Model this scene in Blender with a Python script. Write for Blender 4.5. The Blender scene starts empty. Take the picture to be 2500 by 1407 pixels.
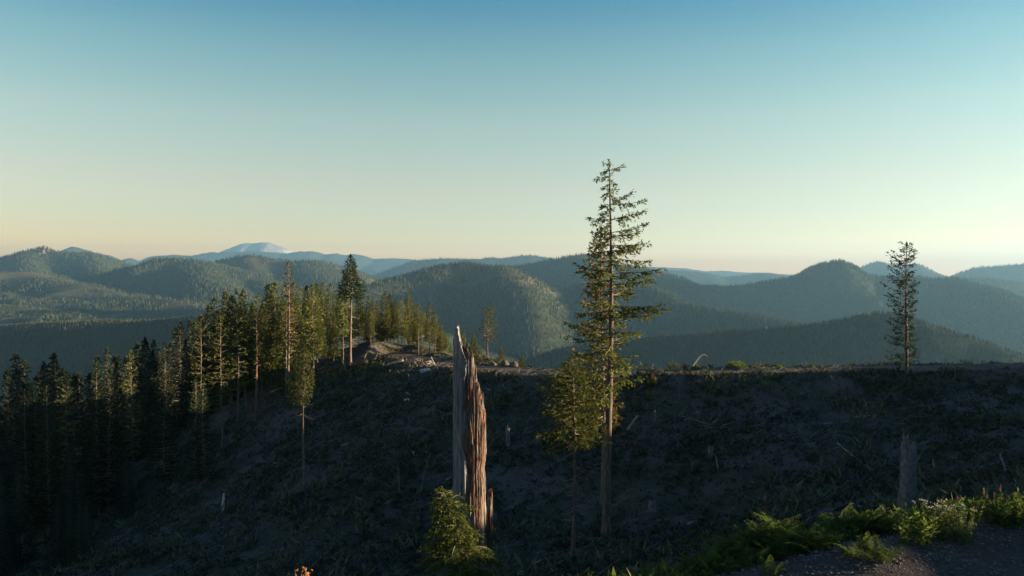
import bpy, math, random
import numpy as np

# ------------------------------------------------------------------ camera, sky, sun, exposure
scn = bpy.context.scene
COL = scn.collection
F = 1900.0            # focal length in pixels of the 2500 px wide photograph
CU, CV, HOR = 1250.0, 703.5, 672.0
PITCH = math.atan((HOR - CV) / F)          # negative: looking slightly down
cam_d = bpy.data.cameras.new("camera"); cam = bpy.data.objects.new("camera", cam_d); COL.objects.link(cam)
cam_d.sensor_width = 36.0; cam_d.lens = 36.0 * F / 2500.0
cam_d.clip_start = 0.1; cam_d.clip_end = 120000.0
cam.location = (0, 0, 0); cam.rotation_euler = (math.pi / 2 + PITCH, 0, 0)
scn.camera = cam

SUN_AZ, SUN_EL = math.radians(88.0), math.radians(6.5)     # azimuth clockwise from the view direction (+y)
sd = np.array([math.cos(SUN_EL) * math.sin(SUN_AZ), math.cos(SUN_EL) * math.cos(SUN_AZ), math.sin(SUN_EL)])
sun_d = bpy.data.lights.new("sun", 'SUN'); sun = bpy.data.objects.new("sun", sun_d); COL.objects.link(sun)
sun_d.energy = 5.0; sun_d.angle = math.radians(0.5); sun_d.color = (1.0, 0.79, 0.52)
from mathutils import Vector
sun.rotation_euler = Vector(sd).to_track_quat('Z', 'Y').to_euler()
sun.location = (300, 40, 60)

w = bpy.data.worlds.new("World"); scn.world = w; w.use_nodes = True
nt = w.node_tree; nt.nodes.clear()
wo = nt.nodes.new('ShaderNodeOutputWorld'); bg = nt.nodes.new('ShaderNodeBackground')
sky = nt.nodes.new('ShaderNodeTexSky'); sky.sky_type = 'NISHITA'; sky.sun_disc = False
sky.sun_elevation = SUN_EL; sky.sun_rotation = SUN_AZ
sky.altitude = 900; sky.air_density = 1.0; sky.dust_density = 0.0; sky.ozone_density = 1.5
bg.inputs['Strength'].default_value = 0.05
# grade of the sky dome by height above the horizon (same in every direction): cream low down, teal above
wtc = nt.nodes.new('ShaderNodeTexCoord'); wsx = nt.nodes.new('ShaderNodeSeparateXYZ'); wrp = nt.nodes.new('ShaderNodeValToRGB'); wmx = nt.nodes.new('ShaderNodeMixRGB'); wmx.blend_type = 'MULTIPLY'; wmx.inputs[0].default_value = 1
wsc = nt.nodes.new('ShaderNodeMixRGB'); wsc.blend_type = 'MULTIPLY'; wsc.inputs[0].default_value = 1; wsc.inputs[2].default_value = (2, 2, 2, 1)
SKY = [(0.0, (1.234, 0.665, 0.215)), (0.0167, (1.234, 0.665, 0.215)), (0.028, (1.673, 0.977, 0.405)), (0.04, (1.485, 0.905, 0.457)), (0.055, (1.197, 0.814, 0.546)), (0.0755, (1.084, 0.776, 0.584)), (0.116, (1.083, 0.777, 0.584)), (0.192, (0.973, 0.847, 0.633)), (0.265, (0.658, 0.788, 0.648)), (0.331, (0.268, 0.597, 0.645)), (0.7, (0.24, 0.5, 0.8))]
while len(wrp.color_ramp.elements) < len(SKY): wrp.color_ramp.elements.new(0.5)
for e, (pz, cc) in zip(wrp.color_ramp.elements, SKY): e.position = pz; e.color = (cc[0] / 2, cc[1] / 2, cc[2] / 2, 1)
nt.links.new(wtc.outputs['Generated'], wsx.inputs[0]); nt.links.new(wsx.outputs['Z'], wrp.inputs['Fac']); nt.links.new(wrp.outputs[0], wsc.inputs[1])
nt.links.new(sky.outputs[0], wmx.inputs[1]); nt.links.new(wsc.outputs[0], wmx.inputs[2])
nt.links.new(wmx.outputs[0], bg.inputs['Color']); nt.links.new(bg.outputs[0], wo.inputs['Surface'])

scn.view_settings.view_transform = 'Standard'; scn.view_settings.look = 'None'
scn.view_settings.gamma = 1.0; scn.view_settings.use_curve_mapping = False
scn.view_settings.exposure = 2.65
scn.render.engine = 'CYCLES'
cy = scn.cycles
cy.use_denoising = True
cy.max_bounces = 5; cy.diffuse_bounces = 2; cy.glossy_bounces = 1; cy.transmission_bounces = 3
cy.volume_bounces = 0; cy.transparent_max_bounces = 8

# ------------------------------------------------------------------ helpers
rng = np.random.default_rng(7)
random.seed(7)

def P(u, v, d):
    """photo pixel at forward distance d (metres along +y) -> world point"""
    a, b = (u - CU) / F, (CV - v) / F
    c, s = math.cos(PITCH), math.sin(PITCH)
    y = c - b * s; z = s + b * c
    k = d / y
    return np.array([a * k, d, z * k])

def lattice(ix, iy, seed):
    n = (ix.astype(np.int64) * 374761393 + iy.astype(np.int64) * 668265263 + seed * 1442695041) & 0x7fffffff
    n = ((n ^ (n >> 13)) * 1274126177) & 0x7fffffff
    n = (n ^ (n >> 16)) & 0x7fffffff
    return n / float(0x7fffffff) * 2 - 1

def vnoise(x, y, seed=0):
    ix, iy = np.floor(x), np.floor(y); fx, fy = x - ix, y - iy
    fx = fx * fx * fx * (fx * (fx * 6 - 15) + 10); fy = fy * fy * fy * (fy * (fy * 6 - 15) + 10)
    a, b = lattice(ix, iy, seed), lattice(ix + 1, iy, seed)
    c, d = lattice(ix, iy + 1, seed), lattice(ix + 1, iy + 1, seed)
    return (a + (b - a) * fx) * (1 - fy) + (c + (d - c) * fx) * fy

def fbm(x, y, oct=4, seed=0, ridged=False):
    s = np.zeros_like(np.asarray(x, float)); amp = 1.0; tot = 0
    for o in range(oct):
        n = vnoise(x * 2 ** o + 17.3 * o, y * 2 ** o - 9.1 * o, seed + o)
        if ridged: n = 1 - 2 * np.abs(n)
        s = s + n * amp; tot += amp; amp *= 0.5
    return s / tot

def sstep(a, b, x):
    t = np.clip((x - a) / (b - a), 0, 1); return t * t * (3 - 2 * t)

def mesh_np(name, V, Fq, smooth=False, mat=None):
    """V (n,3); Fq (m,3) or (m,4) or a list of such arrays"""
    V = np.asarray(V, np.float32)
    fl = Fq if isinstance(Fq, list) else [Fq]
    fl = [np.asarray(f, np.int32) for f in fl if len(f)]
    me = bpy.data.meshes.new(name)
    me.vertices.add(len(V)); me.vertices.foreach_set('co', V.ravel())
    loops = np.concatenate([f.ravel() for f in fl])
    sizes = np.concatenate([np.full(len(f), f.shape[1], np.int32) for f in fl])
    starts = np.concatenate([[0], np.cumsum(sizes)[:-1]]).astype(np.int32)
    me.loops.add(len(loops)); me.loops.foreach_set('vertex_index', loops)
    me.polygons.add(len(sizes)); me.polygons.foreach_set('loop_start', starts)
    me.polygons.foreach_set('loop_total', sizes)
    me.polygons.foreach_set('use_smooth', np.full(len(sizes), bool(smooth)))
    me.update(calc_edges=True)
    if mat is not None: me.materials.append(mat)
    return me

def obj(name, me, parent=None, loc=None, rz=0.0, sc=None):
    o = bpy.data.objects.new(name, me); COL.objects.link(o)
    if parent is not None: o.parent = parent
    if loc is not None: o.location = [float(q) for q in loc]
    if rz: o.rotation_euler = (0, 0, rz)
    if sc is not None: o.scale = (sc, sc, sc) if np.isscalar(sc) else sc
    return o

def tag(o, label=None, cat=None, group=None, kind=None):
    if label: o['label'] = label
    if cat: o['category'] = cat
    if group: o['group'] = group
    if kind: o['kind'] = kind
    return o

def empty(name, loc, rz=0, sc=1.0):
    o = bpy.data.objects.new(name, None); COL.objects.link(o)
    o.empty_display_size = 0.2
    o.location = [float(q) for q in loc]; o.rotation_euler = (0, 0, rz); o.scale = (sc, sc, sc)
    return o

class Geo:
    """collects vertices, quads and triangles"""
    def __init__(s): s.v = []; s.q = []; s.t = []; s.n = 0
    def add(s, V, Q=None, T=None):
        V = np.asarray(V, float).reshape(-1, 3)
        if Q is not None and len(Q): s.q.append(np.asarray(Q, int) + s.n)
        if T is not None and len(T): s.t.append(np.asarray(T, int) + s.n)
        s.v.append(V); s.n += len(V)
    def tube(s, pts, rad, sides=5, cap=True):
        pts = np.asarray(pts, float); rad = np.broadcast_to(np.asarray(rad, float), (len(pts),))
        tan = np.gradient(pts, axis=0); tan /= np.linalg.norm(tan, axis=1)[:, None] + 1e-9
        ref = np.array([0, 0, 1.0]) if abs(tan[0][2]) < 0.9 else np.array([1.0, 0, 0])
        a = np.cross(tan, ref); a /= np.linalg.norm(a, axis=1)[:, None] + 1e-9
        b = np.cross(tan, a)
        th = np.arange(sides) * 2 * math.pi / sides
        V = pts[:, None, :] + rad[:, None, None] * (np.cos(th)[None, :, None] * a[:, None, :] + np.sin(th)[None, :, None] * b[:, None, :])
        n = len(pts); k = np.arange(n - 1)[:, None] * sides; j = np.arange(sides)[None, :]
        Q = np.stack([k + j, k + (j + 1) % sides, k + sides + (j + 1) % sides, k + sides + j], -1).reshape(-1, 4)
        V = V.reshape(-1, 3); T = []
        if cap:
            V = np.vstack([V, pts[0], pts[-1]]); c0 = n * sides
            for jj in range(sides):
                T.append([c0, (jj + 1) % sides, jj]); T.append([c0 + 1, (n - 1) * sides + jj, (n - 1) * sides + (jj + 1) % sides])
        s.add(V, Q, T)
    def kites(s, p, d, l, wd, roll=None, r=None):
        """flat kite-shaped leaves: base points p, unit directions d, lengths l, half widths wd"""
        p = np.asarray(p, float); d = np.asarray(d, float); n = len(p)
        if n == 0: return
        r = r or rng
        up = r.normal(0, 0.45, (n, 3)) + np.array([0, 0, 1.0]) if roll is None else roll
        sdir = np.cross(d, up); sdir /= np.linalg.norm(sdir, axis=1)[:, None] + 1e-9
        l = np.broadcast_to(l, (n,))[:, None]; wd = np.broadcast_to(wd, (n,))[:, None]
        V = np.stack([p, p + d * l * 0.45 + sdir * wd, p + d * l, p + d * l * 0.45 - sdir * wd], 1).reshape(-1, 3)
        s.add(V, np.arange(n * 4).reshape(-1, 4))
    def mesh(s, name, mat=None, smooth=False):
        V = np.vstack(s.v); fl = []
        if s.q: fl.append(np.vstack(s.q))
        if s.t: fl.append(np.vstack(s.t))
        return mesh_np(name, V, fl, smooth, mat)

# ------------------------------------------------------------------ materials
def new_mat(name):
    m = bpy.data.materials.new(name); m.use_nodes = True
    t = m.node_tree; t.nodes.clear()
    return m, t, t.nodes.new('ShaderNodeOutputMaterial')
def N(t, kind, **kw):
    n = t.nodes.new(kind)
    for k, v in kw.items():
        if k in n.inputs: n.inputs[k].default_value = v
        else: setattr(n, k, v)
    return n
def ramp(t, fac, stops):
    r = t.nodes.new('ShaderNodeValToRGB'); e = r.color_ramp.elements
    while len(e) < len(stops): e.new(0.5)
    for k, (p, c) in enumerate(stops):
        e[k].position = p; e[k].color = (c[0], c[1], c[2], 1)
    if fac is not None: t.links.new(fac, r.inputs['Fac'])
    return r.outputs['Color']
def mix(t, fac, a, b, mode='MIX'):
    m = t.nodes.new('ShaderNodeMixRGB'); m.blend_type = mode
    for sock, val in ((m.inputs['Fac'], fac), (m.inputs['Color1'], a), (m.inputs['Color2'], b)):
        if isinstance(val, (int, float)): sock.default_value = val
        elif isinstance(val, tuple): sock.default_value = (*val, 1)
        else: t.links.new(val, sock)
    return m.outputs['Color']

def leaf_mat(name, stops, trans=0.35, objrand=0.35):
    m, t, out = new_mat(name)
    g = N(t, 'ShaderNodeNewGeometry'); oi = N(t, 'ShaderNodeObjectInfo')
    c = ramp(t, g.outputs['Random Per Island'], stops)
    hv = N(t, 'ShaderNodeHueSaturation')
    mr = N(t, 'ShaderNodeMapRange', **{'To Min': 1 - objrand, 'To Max': 1 + objrand})
    t.links.new(oi.outputs['Random'], mr.inputs['Value']); t.links.new(mr.outputs[0], hv.inputs['Value'])
    t.links.new(c, hv.inputs['Color'])
    d = N(t, 'ShaderNodeBsdfDiffuse'); tr = N(t, 'ShaderNodeBsdfTranslucent'); mx = N(t, 'ShaderNodeMixShader')
    mx.inputs[0].default_value = trans
    t.links.new(hv.outputs[0], d.inputs['Color']); t.links.new(hv.outputs[0], tr.inputs['Color'])
    t.links.new(d.outputs[0], mx.inputs[1]); t.links.new(tr.outputs[0], mx.inputs[2]); t.links.new(mx.outputs[0], out.inputs['Surface'])
    return m

def noise_mat(name, stops, scale=(1, 1, 1), nscale=3.0, detail=6, rough=0.9, bump=0.0, bscale=None, objrand=0.0, distortion=0.0):
    m, t, out = new_mat(name)
    tc = N(t, 'ShaderNodeTexCoord'); mp = N(t, 'ShaderNodeMapping'); mp.inputs['Scale'].default_value = scale
    t.links.new(tc.outputs['Object'], mp.inputs['Vector'])
    nz = N(t, 'ShaderNodeTexNoise', Scale=nscale, Detail=detail, Roughness=0.65, Distortion=distortion); t.links.new(mp.outputs[0], nz.inputs['Vector'])
    c = ramp(t, nz.outputs['Fac'], stops)
    if objrand:
        oi = N(t, 'ShaderNodeObjectInfo'); hv = N(t, 'ShaderNodeHueSaturation')
        mr = N(t, 'ShaderNodeMapRange', **{'To Min': 1 - objrand, 'To Max': 1 + objrand})
        t.links.new(oi.outputs['Random'], mr.inputs['Value']); t.links.new(mr.outputs[0], hv.inputs['Value']); t.links.new(c, hv.inputs['Color']); c = hv.outputs[0]
    b = N(t, 'ShaderNodeBsdfPrincipled', Roughness=rough); b.inputs['Specular IOR Level'].default_value = 0.15
    t.links.new(c, b.inputs['Base Color'])
    if bump:
        n2 = N(t, 'ShaderNodeTexNoise', Scale=bscale or nscale * 4, Detail=4); t.links.new(mp.outputs[0], n2.inputs['Vector'])
        bp = N(t, 'ShaderNodeBump', Strength=bump, Distance=0.05); t.links.new(n2.outputs['Fac'], bp.inputs['Height']); t.links.new(bp.outputs[0], b.inputs['Normal'])
    t.links.new(b.outputs[0], out.inputs['Surface'])
    return m

M = {}
M['needle'] = leaf_mat('needles', [(0, (0.045, 0.066, 0.020)), (0.55, (0.095, 0.118, 0.030)), (0.9, (0.155, 0.152, 0.042)), (1, (0.25, 0.17, 0.065))])
M['needle_rust'] = leaf_mat('needles_rusty', [(0, (0.05, 0.065, 0.022)), (0.5, (0.11, 0.105, 0.036)), (1, (0.26, 0.15, 0.055))])
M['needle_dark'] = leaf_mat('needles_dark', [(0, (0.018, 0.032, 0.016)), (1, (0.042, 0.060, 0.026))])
M['needle_shade'] = leaf_mat('needles_shaded', [(0, (0.024, 0.034, 0.024)), (1, (0.046, 0.056, 0.036))])
M['hemlock'] = leaf_mat('hemlock_needles', [(0, (0.06, 0.09, 0.022)), (0.6, (0.115, 0.145, 0.035)), (1, (0.19, 0.185, 0.05))], 0.4)
M['bark'] = noise_mat('bark', [(0.3, (0.055, 0.04, 0.034)), (0.55, (0.12, 0.092, 0.078)), (0.75, (0.22, 0.185, 0.165))], (1, 1, 0.25), 7, bump=0.6, bscale=22, objrand=0.25)
M['bark_dark'] = noise_mat('bark_dark', [(0.3, (0.03, 0.025, 0.023)), (0.7, (0.08, 0.068, 0.062))], (1, 1, 0.25), 7)
M['bark_red'] = noise_mat('bark_red', [(0.3, (0.07, 0.03, 0.022)), (0.6, (0.17, 0.085, 0.06)), (0.8, (0.27, 0.17, 0.13))], (1, 1, 0.2), 7, bump=0.5, bscale=22)
M['limb'] = noise_mat('limb_bark', [(0.3, (0.10, 0.08, 0.06)), (0.7, (0.27, 0.22, 0.17))], (1, 1, 1), 9)
M['wood'] = noise_mat('dead_wood', [(0.25, (0.045, 0.040, 0.038)), (0.5, (0.10, 0.092, 0.088)), (0.75, (0.18, 0.17, 0.16))], (1, 1, 1), 4, bump=0.4, objrand=0.3)
M['wood_pale'] = noise_mat('bleached_wood', [(0.3, (0.19, 0.17, 0.15)), (0.7, (0.40, 0.36, 0.31))], (1, 1, 1), 5, bump=0.3, objrand=0.15)
M['slash'] = noise_mat('slash_wood', [(0.3, (0.04, 0.036, 0.036)), (0.7, (0.16, 0.148, 0.143))], (1, 1, 1), 2)
M['fern'] = leaf_mat('fern_leaves', [(0, (0.045, 0.075, 0.02)), (0.7, (0.085, 0.12, 0.03)), (1, (0.15, 0.15, 0.035))], 0.4, 0.25)
M['brush'] = leaf_mat('brush_leaves', [(0, (0.032, 0.039, 0.025)), (0.6, (0.064, 0.074, 0.042)), (0.9, (0.10, 0.10, 0.056)), (1, (0.12, 0.08, 0.05))], 0.2)
M['grass'] = leaf_mat('grass_blades', [(0, (0.07, 0.09, 0.025)), (0.6, (0.13, 0.13, 0.045)), (1, (0.22, 0.17, 0.08))], 0.4)
M['dead_leaf'] = leaf_mat('dead_bracken_leaves', [(0, (0.05, 0.032, 0.022)), (1, (0.13, 0.085, 0.05))], 0.2)
M['flower_pink'] = leaf_mat('pink_petals', [(0, (0.34, 0.08, 0.15)), (1, (0.48, 0.17, 0.22))], 0.3)
M['flower_white'] = leaf_mat('white_petals', [(0, (0.28, 0.26, 0.21)), (1, (0.44, 0.42, 0.36))], 0.2)
M['leaf_orange'] = leaf_mat('orange_leaves', [(0, (0.22, 0.06, 0.02)), (1, (0.42, 0.17, 0.05))], 0.4)
M['stone'] = noise_mat('stones', [(0.3, (0.08, 0.066, 0.058)), (0.7, (0.22, 0.185, 0.16))], (1, 1, 1), 2.0)
M['lump_pale'] = noise_mat('pale_lump', [(0.3, (0.26, 0.26, 0.26)), (0.7, (0.45, 0.45, 0.44))], (1, 1, 1), 3.0, bump=0.5)
M['rock_dark'] = noise_mat('dark_rock', [(0.3, (0.045, 0.036, 0.03)), (0.7, (0.12, 0.095, 0.078))], (1, 1, 1), 2.0, bump=.6)
M['gravel'] = noise_mat('gravel_ground', [(0.25, (0.03, 0.022, 0.019)), (0.55, (0.062, 0.046, 0.040)), (0.8, (0.11, 0.085, 0.074))], (1, 1, 1), 9, 8, bump=1.0, bscale=30)
M['road'] = noise_mat('road_dirt', [(0.25, (0.065, 0.042, 0.031)), (0.55, (0.115, 0.076, 0.056)), (0.8, (0.18, 0.128, 0.098))], (1, 1, 1), 1.6, 8, bump=0.8, bscale=14)

def hill_mat(name, nscale, forest, open_, bare, bare_amt=0.62):
    m, t, out = new_mat(name)
    tc = N(t, 'ShaderNodeTexCoord')
    n1 = N(t, 'ShaderNodeTexNoise', Scale=nscale, Detail=5, Roughness=0.6); t.links.new(tc.outputs['Object'], n1.inputs['Vector'])
    n2 = N(t, 'ShaderNodeTexNoise', Scale=nscale * 9, Detail=6, Roughness=0.7); t.links.new(tc.outputs['Object'], n2.inputs['Vector'])
    base = mix(t, n2.outputs['Fac'], tuple(q * 0.6 for q in forest), tuple(q * 1.4 for q in forest))
    op = mix(t, n2.outputs['Fac'], open_, bare)
    fac = ramp(t, n1.outputs['Fac'], [(bare_amt - 0.04, (0, 0, 0)), (bare_amt + 0.03, (1, 1, 1))])
    c = mix(t, fac, base, op)
    b = N(t, 'ShaderNodeBsdfDiffuse'); t.links.new(c, b.inputs['Color'])
    t.links.new(b.outputs[0], out.inputs['Surface'])
    return m
FOR = (0.038, 0.048, 0.028); OPN = (0.062, 0.066, 0.034); BAR = (0.12, 0.092, 0.065)
M['hill'] = hill_mat('forested_hill', 0.0016, FOR, OPN, BAR, 0.70)
M['hill_cut'] = hill_mat('logged_hill', 0.0022, FOR, OPN, BAR, 0.50)
M['hill_far'] = hill_mat('far_hill', 0.0008, (0.04, 0.05, 0.035), OPN, BAR, 0.72)
M['volcano'] = hill_mat('volcano_ash', 0.0016, (0.20, 0.18, 0.175), (0.5, 0.5, 0.5), (0.33, 0.31, 0.30), 0.56)
M['rock'] = noise_mat('cliff_rock', [(0.3, (0.05, 0.038, 0.033)), (0.7, (0.13, 0.095, 0.08))], (1, 1, 0.4), 0.02, 6)
M['far_tree'] = leaf_mat('far_conifers', [(0, (0.028, 0.036, 0.024)), (0.6, (0.044, 0.053, 0.032)), (1, (0.072, 0.075, 0.038))], 0.1, 0)

# near ground: soil, moss and dry litter in irregular patches
m, t, out = new_mat('cut_slope'); M['ground'] = m
tc = N(t, 'ShaderNodeTexCoord')
n1 = N(t, 'ShaderNodeTexNoise', Scale=0.16, Detail=6, Roughness=0.65); n2 = N(t, 'ShaderNodeTexNoise', Scale=1.7, Detail=8, Roughness=0.7); n3 = N(t, 'ShaderNodeTexNoise', Scale=14, Detail=5)
for n in (n1, n2, n3): t.links.new(tc.outputs['Object'], n.inputs['Vector'])
green = mix(t, n2.outputs['Fac'], (0.036, 0.039, 0.029), (0.095, 0.100, 0.066))
soil = mix(t, n2.outputs['Fac'], (0.064, 0.054, 0.053), (0.165, 0.138, 0.124))
c = mix(t, ramp(t, n1.outputs['Fac'], [(0.46, (0, 0, 0)), (0.60, (1, 1, 1))]), green, soil)
c = mix(t, 0.5, c, ramp(t, n3.outputs['Fac'], [(0.3, (0.35, 0.35, 0.35)), (0.7, (1, 1, 1))]), 'MULTIPLY')
b = N(t, 'ShaderNodeBsdfDiffuse'); t.links.new(c, b.inputs['Color'])
bp = N(t, 'ShaderNodeBump', Strength=0.8, Distance=0.15); t.links.new(n2.outputs['Fac'], bp.inputs['Height']); t.links.new(bp.outputs[0], b.inputs['Normal'])
t.links.new(b.outputs[0], out.inputs['Surface'])

# ------------------------------------------------------------------ the near ground
def pw(u, v, d): return tuple(P(u, v, d))
ROAD = [(2760, 893, 59), (2500, 903, 61), (2250, 908, 62), (2000, 912, 63), (1750, 915, 64), (1500, 920, 65.5), (1340, 919, 68), (1230, 912, 71.5), (1130, 902, 75), (1050, 892, 79.5), (985, 880, 85), (930, 868, 91)]
CTRL = [  # the gravel landing and the bank the camera stands on
    (3.2, 11, -4.3), (8, 11.3, -4.3), (6, 12.6, -4.3), (10, 14.3, -4.3), (13.5, 15.5, -4.25), (5, 9, -4.2), (9, 7, -3.9), (1.2, 10.3, -4.4), (4.6, 12.2, -4.35), (8.4, 13.9, -4.35),
    (0, 0, -1.7), (5, 0, -1.6), (-4, 0, -2.2), (0, 4, -2.9), (0, -20, -0.5), (-15, -15, -4), (10, 4, -2.8), (15, 10, -3.4), (19, 14, -3.6), (30, 14, -1.62), (30, 20, -2.9), (36, 14.4, -1.02), (30, 9, -1.7), (20, -15, 1.5), (45, -10, 3.5),  # includes an unseen berm at right, raised to shade the landing gravel
    (3, 15.5, -7.0), (6.5, 17, -7.1), (10.5, 18.5, -6.9), (15, 21, -7.0), (-1.1, 21, -8.6), (-1.3, 15.5, -6.9), (-3, 10, -5.6), (-6, 15, -8.6), (-12, 12, -9.4), (-6, 5, -4.8), (-15, 2, -7), (20, 24, -6.6),
    # gully
    (15.2, 30, -9.15), (7, 27, -10.6), (0, 29, -12.0), (-8, 27, -12.6), (-20, 25, -14), (3, 38, -14.3), (5.2, 42, -14.6), (-6, 40, -15.4), (-18, 42, -17.2), (13, 42, -12.6), (22, 42, -10.4), (-35, 35, -20), (-60, 30, -27), (10, 50, -12.7), (0, 50, -14.4), (20, 52, -10.6), (30, 48, -9.2), (30, 35, -7.6),
    (-10, 52, -15.2), (-18, 60, -16.8), (-10, 64, -13.2), (-2, 60, -12.2), (-28, 55, -20), (-45, 60, -26), (-36, 78, -22), (-55, 80, -30), (-28, 72, -18.2), (-20, 74, -14.6), (-13, 72, -11.6), (-5, 70, -10.0),
    (-24, 84, -13.0), (-31, 88, -15.2), (-38, 90, -18.5), (-20, 86, -11.0), (-15, 82, -10.1), (-50, 100, -26), (-80, 110, -42), (-90, 60, -40), (-120, 150, -70), (-70, 150, -52), (-40, 140, -40), (-28, 108, -17),
    # shaded bank right of the picture, the ground that throws the long shadow over the gully
    (60, 15, 0.9), (60, 42, -2.8), (60, 58, -4.6), (52, 68, -6.6), (62, 75, -9), (45, 25, -3.2), (90, 20, 2.5), (90, 50, -0.8), (130, 40, 1), (180, 30, -4), (120, -20, 7), (60, -40, 7), (0, -80, 2), (-90, -60, -14), (200, -80, 6), (90, 75, -8), (150, 80, -18),
    # knoll behind the road and the steep far side
    (-16, 93, -8.5), (-11, 88, -8.3), (-22, 98, -9.8), (-8, 97, -9.9), (-3.4, 84, -8.95), (0.5, 79, -9.3), (3, 83, -11.5), (-3, 90, -11), (-14, 108, -15), (2, 96, -20), (6, 82, -13), (10, 76, -11.8), (-10, 130, -34), (20, 110, -38), (20, 80, -16), (40, 80, -18), (40, 105, -36), (80, 110, -40), (0, 160, -62), (60, 160, -75), (-60, 220, -90), (30, 220, -110), (160, 160, -75), (160, 220, -110), (-150, 220, -110), (-180, 100, -70), (-180, 0, -45)]
for (u, v, d) in ROAD:
    p = P(u, v, d); CTRL.append(tuple(p))
CTRL = np.array(CTRL, float)
road_pts = np.array([P(*r) for r in ROAD])
tan = np.gradient(road_pts, axis=0); tan[:, 2] = 0; tan /= np.linalg.norm(tan, axis=1)[:, None]
nrm = np.stack([tan[:, 1], -tan[:, 0], np.zeros(len(tan))], 1)       # towards the far side
nrm *= np.where((nrm[:, 1] < 0)[:, None], -1, 1)
back = road_pts + nrm * 4.4; back[:, 2] += 0.05
CTRL = np.vstack([CTRL, back])
dropp = road_pts[:8] + nrm[:8] * 8.5; dropp[:, 2] -= 2.6; CTRL = np.vstack([CTRL, dropp])
front = road_pts[:9] - nrm[:9] * 3.2; front[:, 2] -= 1.25; CTRL = np.vstack([CTRL, front])

def tps_fit(C, lam=0.02):
    n = len(C); r = np.linalg.norm(C[:, None, :2] - C[None, :, :2], axis=2)
    K = np.where(r > 0, r * r * np.log(r + 1e-9), 0) + lam * np.eye(n) * 10
    Pm = np.hstack([np.ones((n, 1)), C[:, :2]])
    A = np.zeros((n + 3, n + 3)); A[:n, :n] = K; A[:n, n:] = Pm; A[n:, :n] = Pm.T
    return np.linalg.solve(A, np.concatenate([C[:, 2], np.zeros(3)]))
TPS = tps_fit(CTRL)
def tps_eval(x, y):
    x = np.asarray(x, float); y = np.asarray(y, float); sh = x.shape
    x = x.ravel(); y = y.ravel(); out = TPS[-3] + TPS[-2] * x + TPS[-1] * y
    for k in range(len(CTRL)):
        r2 = (x - CTRL[k, 0]) ** 2 + (y - CTRL[k, 1]) ** 2
        out += TPS[k] * 0.5 * r2 * np.log(r2 + 1e-12)
    return out.reshape(sh)

def axis(lo, hi, step, far, grow=1.13):
    a = list(np.arange(lo, hi + 1e-6, step)); s = step
    while a[-1] < far[1]: s *= grow; a.append(a[-1] + s)
    s = step
    while a[0] > far[0]: s *= grow; a.insert(0, a[0] - s)
    return np.array(a)
GX = axis(-46, 46, 0.4, (-900, 900)); GY = axis(6, 98, 0.4, (-500, 700))
X, Y = np.meshgrid(GX, GY, indexing='ij')
Z0 = tps_eval(np.clip(X, -180, 200), np.clip(Y, -80, 220))
over = np.hypot(np.maximum(0, np.abs(X - 10) - 190), np.maximum(0, np.maximum(Y - 220, -80 - Y)))
Z0 = Z0 - over * 0.55

def polydist(px, py, L):
    best = np.full(px.shape, 1e9); zz = np.zeros(px.shape)
    for i in range(len(L) - 1):
        a, b = L[i], L[i + 1]; dx, dy = b[0] - a[0], b[1] - a[1]
        tt = np.clip(((px - a[0]) * dx + (py - a[1]) * dy) / (dx * dx + dy * dy + 1e-9), 0, 1)
        r = np.hypot(px - a[0] - tt * dx, py - a[1] - tt * dy)
        k = r < best; best = np.where(k, r, best); zz = np.where(k, a[2] + tt * (b[2] - a[2]), zz)
    return best, zz
road_mid = road_pts + nrm * 2.2
rd, rz_ = polydist(X, Y, road_mid)
flat = 1 - sstep(2.0, 4.0, rd)
on_land = np.clip(1 - np.abs(tps_eval(X, Y) + 4.3) / 0.35, 0, 1) * (Y < 16) * (X > 0.5)
rough = (1 - flat) * (1 - on_land)
nz = fbm(X / 7, Y / 7, 4, 3) * 0.75 + fbm(X / 1.6, Y / 1.6, 3, 9) * 0.22
near = 1 - sstep(70, 200, np.hypot(X, Y - 40))
ZG = Z0 * (1 - flat) + (rz_ * flat + Z0 * flat * 0) + nz * rough * (0.25 + 0.75 * near) + fbm(X / 1.2, Y / 1.2, 3, 5) * 0.05 * (1 - rough) + fbm(X / 2.2, Y / 2.2, 3, 25) * 0.22 * sstep(0.6, 2.2, rd) * (1 - sstep(3, 6, rd))
nx, ny = len(GX), len(GY)
ii, jj = np.meshgrid(np.arange(nx - 1), np.arange(ny - 1), indexing='ij'); k0 = (ii * ny + jj).ravel()
ground = obj('hillside', mesh_np('hillside', np.stack([X, Y, ZG], -1).reshape(-1, 3), np.stack([k0, k0 + ny, k0 + ny + 1, k0 + 1], 1), True, M['ground']))
tag(ground, kind='structure')

def gz(x, y):
    """height of the near ground"""
    x = np.asarray(x, float); y = np.asarray(y, float)
    i = np.clip(np.searchsorted(GX, x) - 1, 0, nx - 2); j = np.clip(np.searchsorted(GY, y) - 1, 0, ny - 2)
    fx = np.clip((x - GX[i]) / (GX[i + 1] - GX[i]), 0, 1); fy = np.clip((y - GY[j]) / (GY[j + 1] - GY[j]), 0, 1)
    return (ZG[i, j] * (1 - fx) + ZG[i + 1, j] * fx) * (1 - fy) + (ZG[i, j + 1] * (1 - fx) + ZG[i + 1, j + 1] * fx) * fy
_D = np.concatenate([np.arange(8, 110, 0.1), np.arange(110, 300, 1.0)])
def hit(u, v, dmin=8.0):
    """where the ray through a photo pixel meets the near ground"""
    p1 = P(u, v, 1.0); d = _D[_D >= dmin]
    below = gz(p1[0] * d, d) > p1[2] * d
    k = int(np.argmax(below)) if below.any() else len(d) - 1
    dd = d[k]; return np.array([p1[0] * dd, dd, float(gz(p1[0] * dd, dd))])

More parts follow.
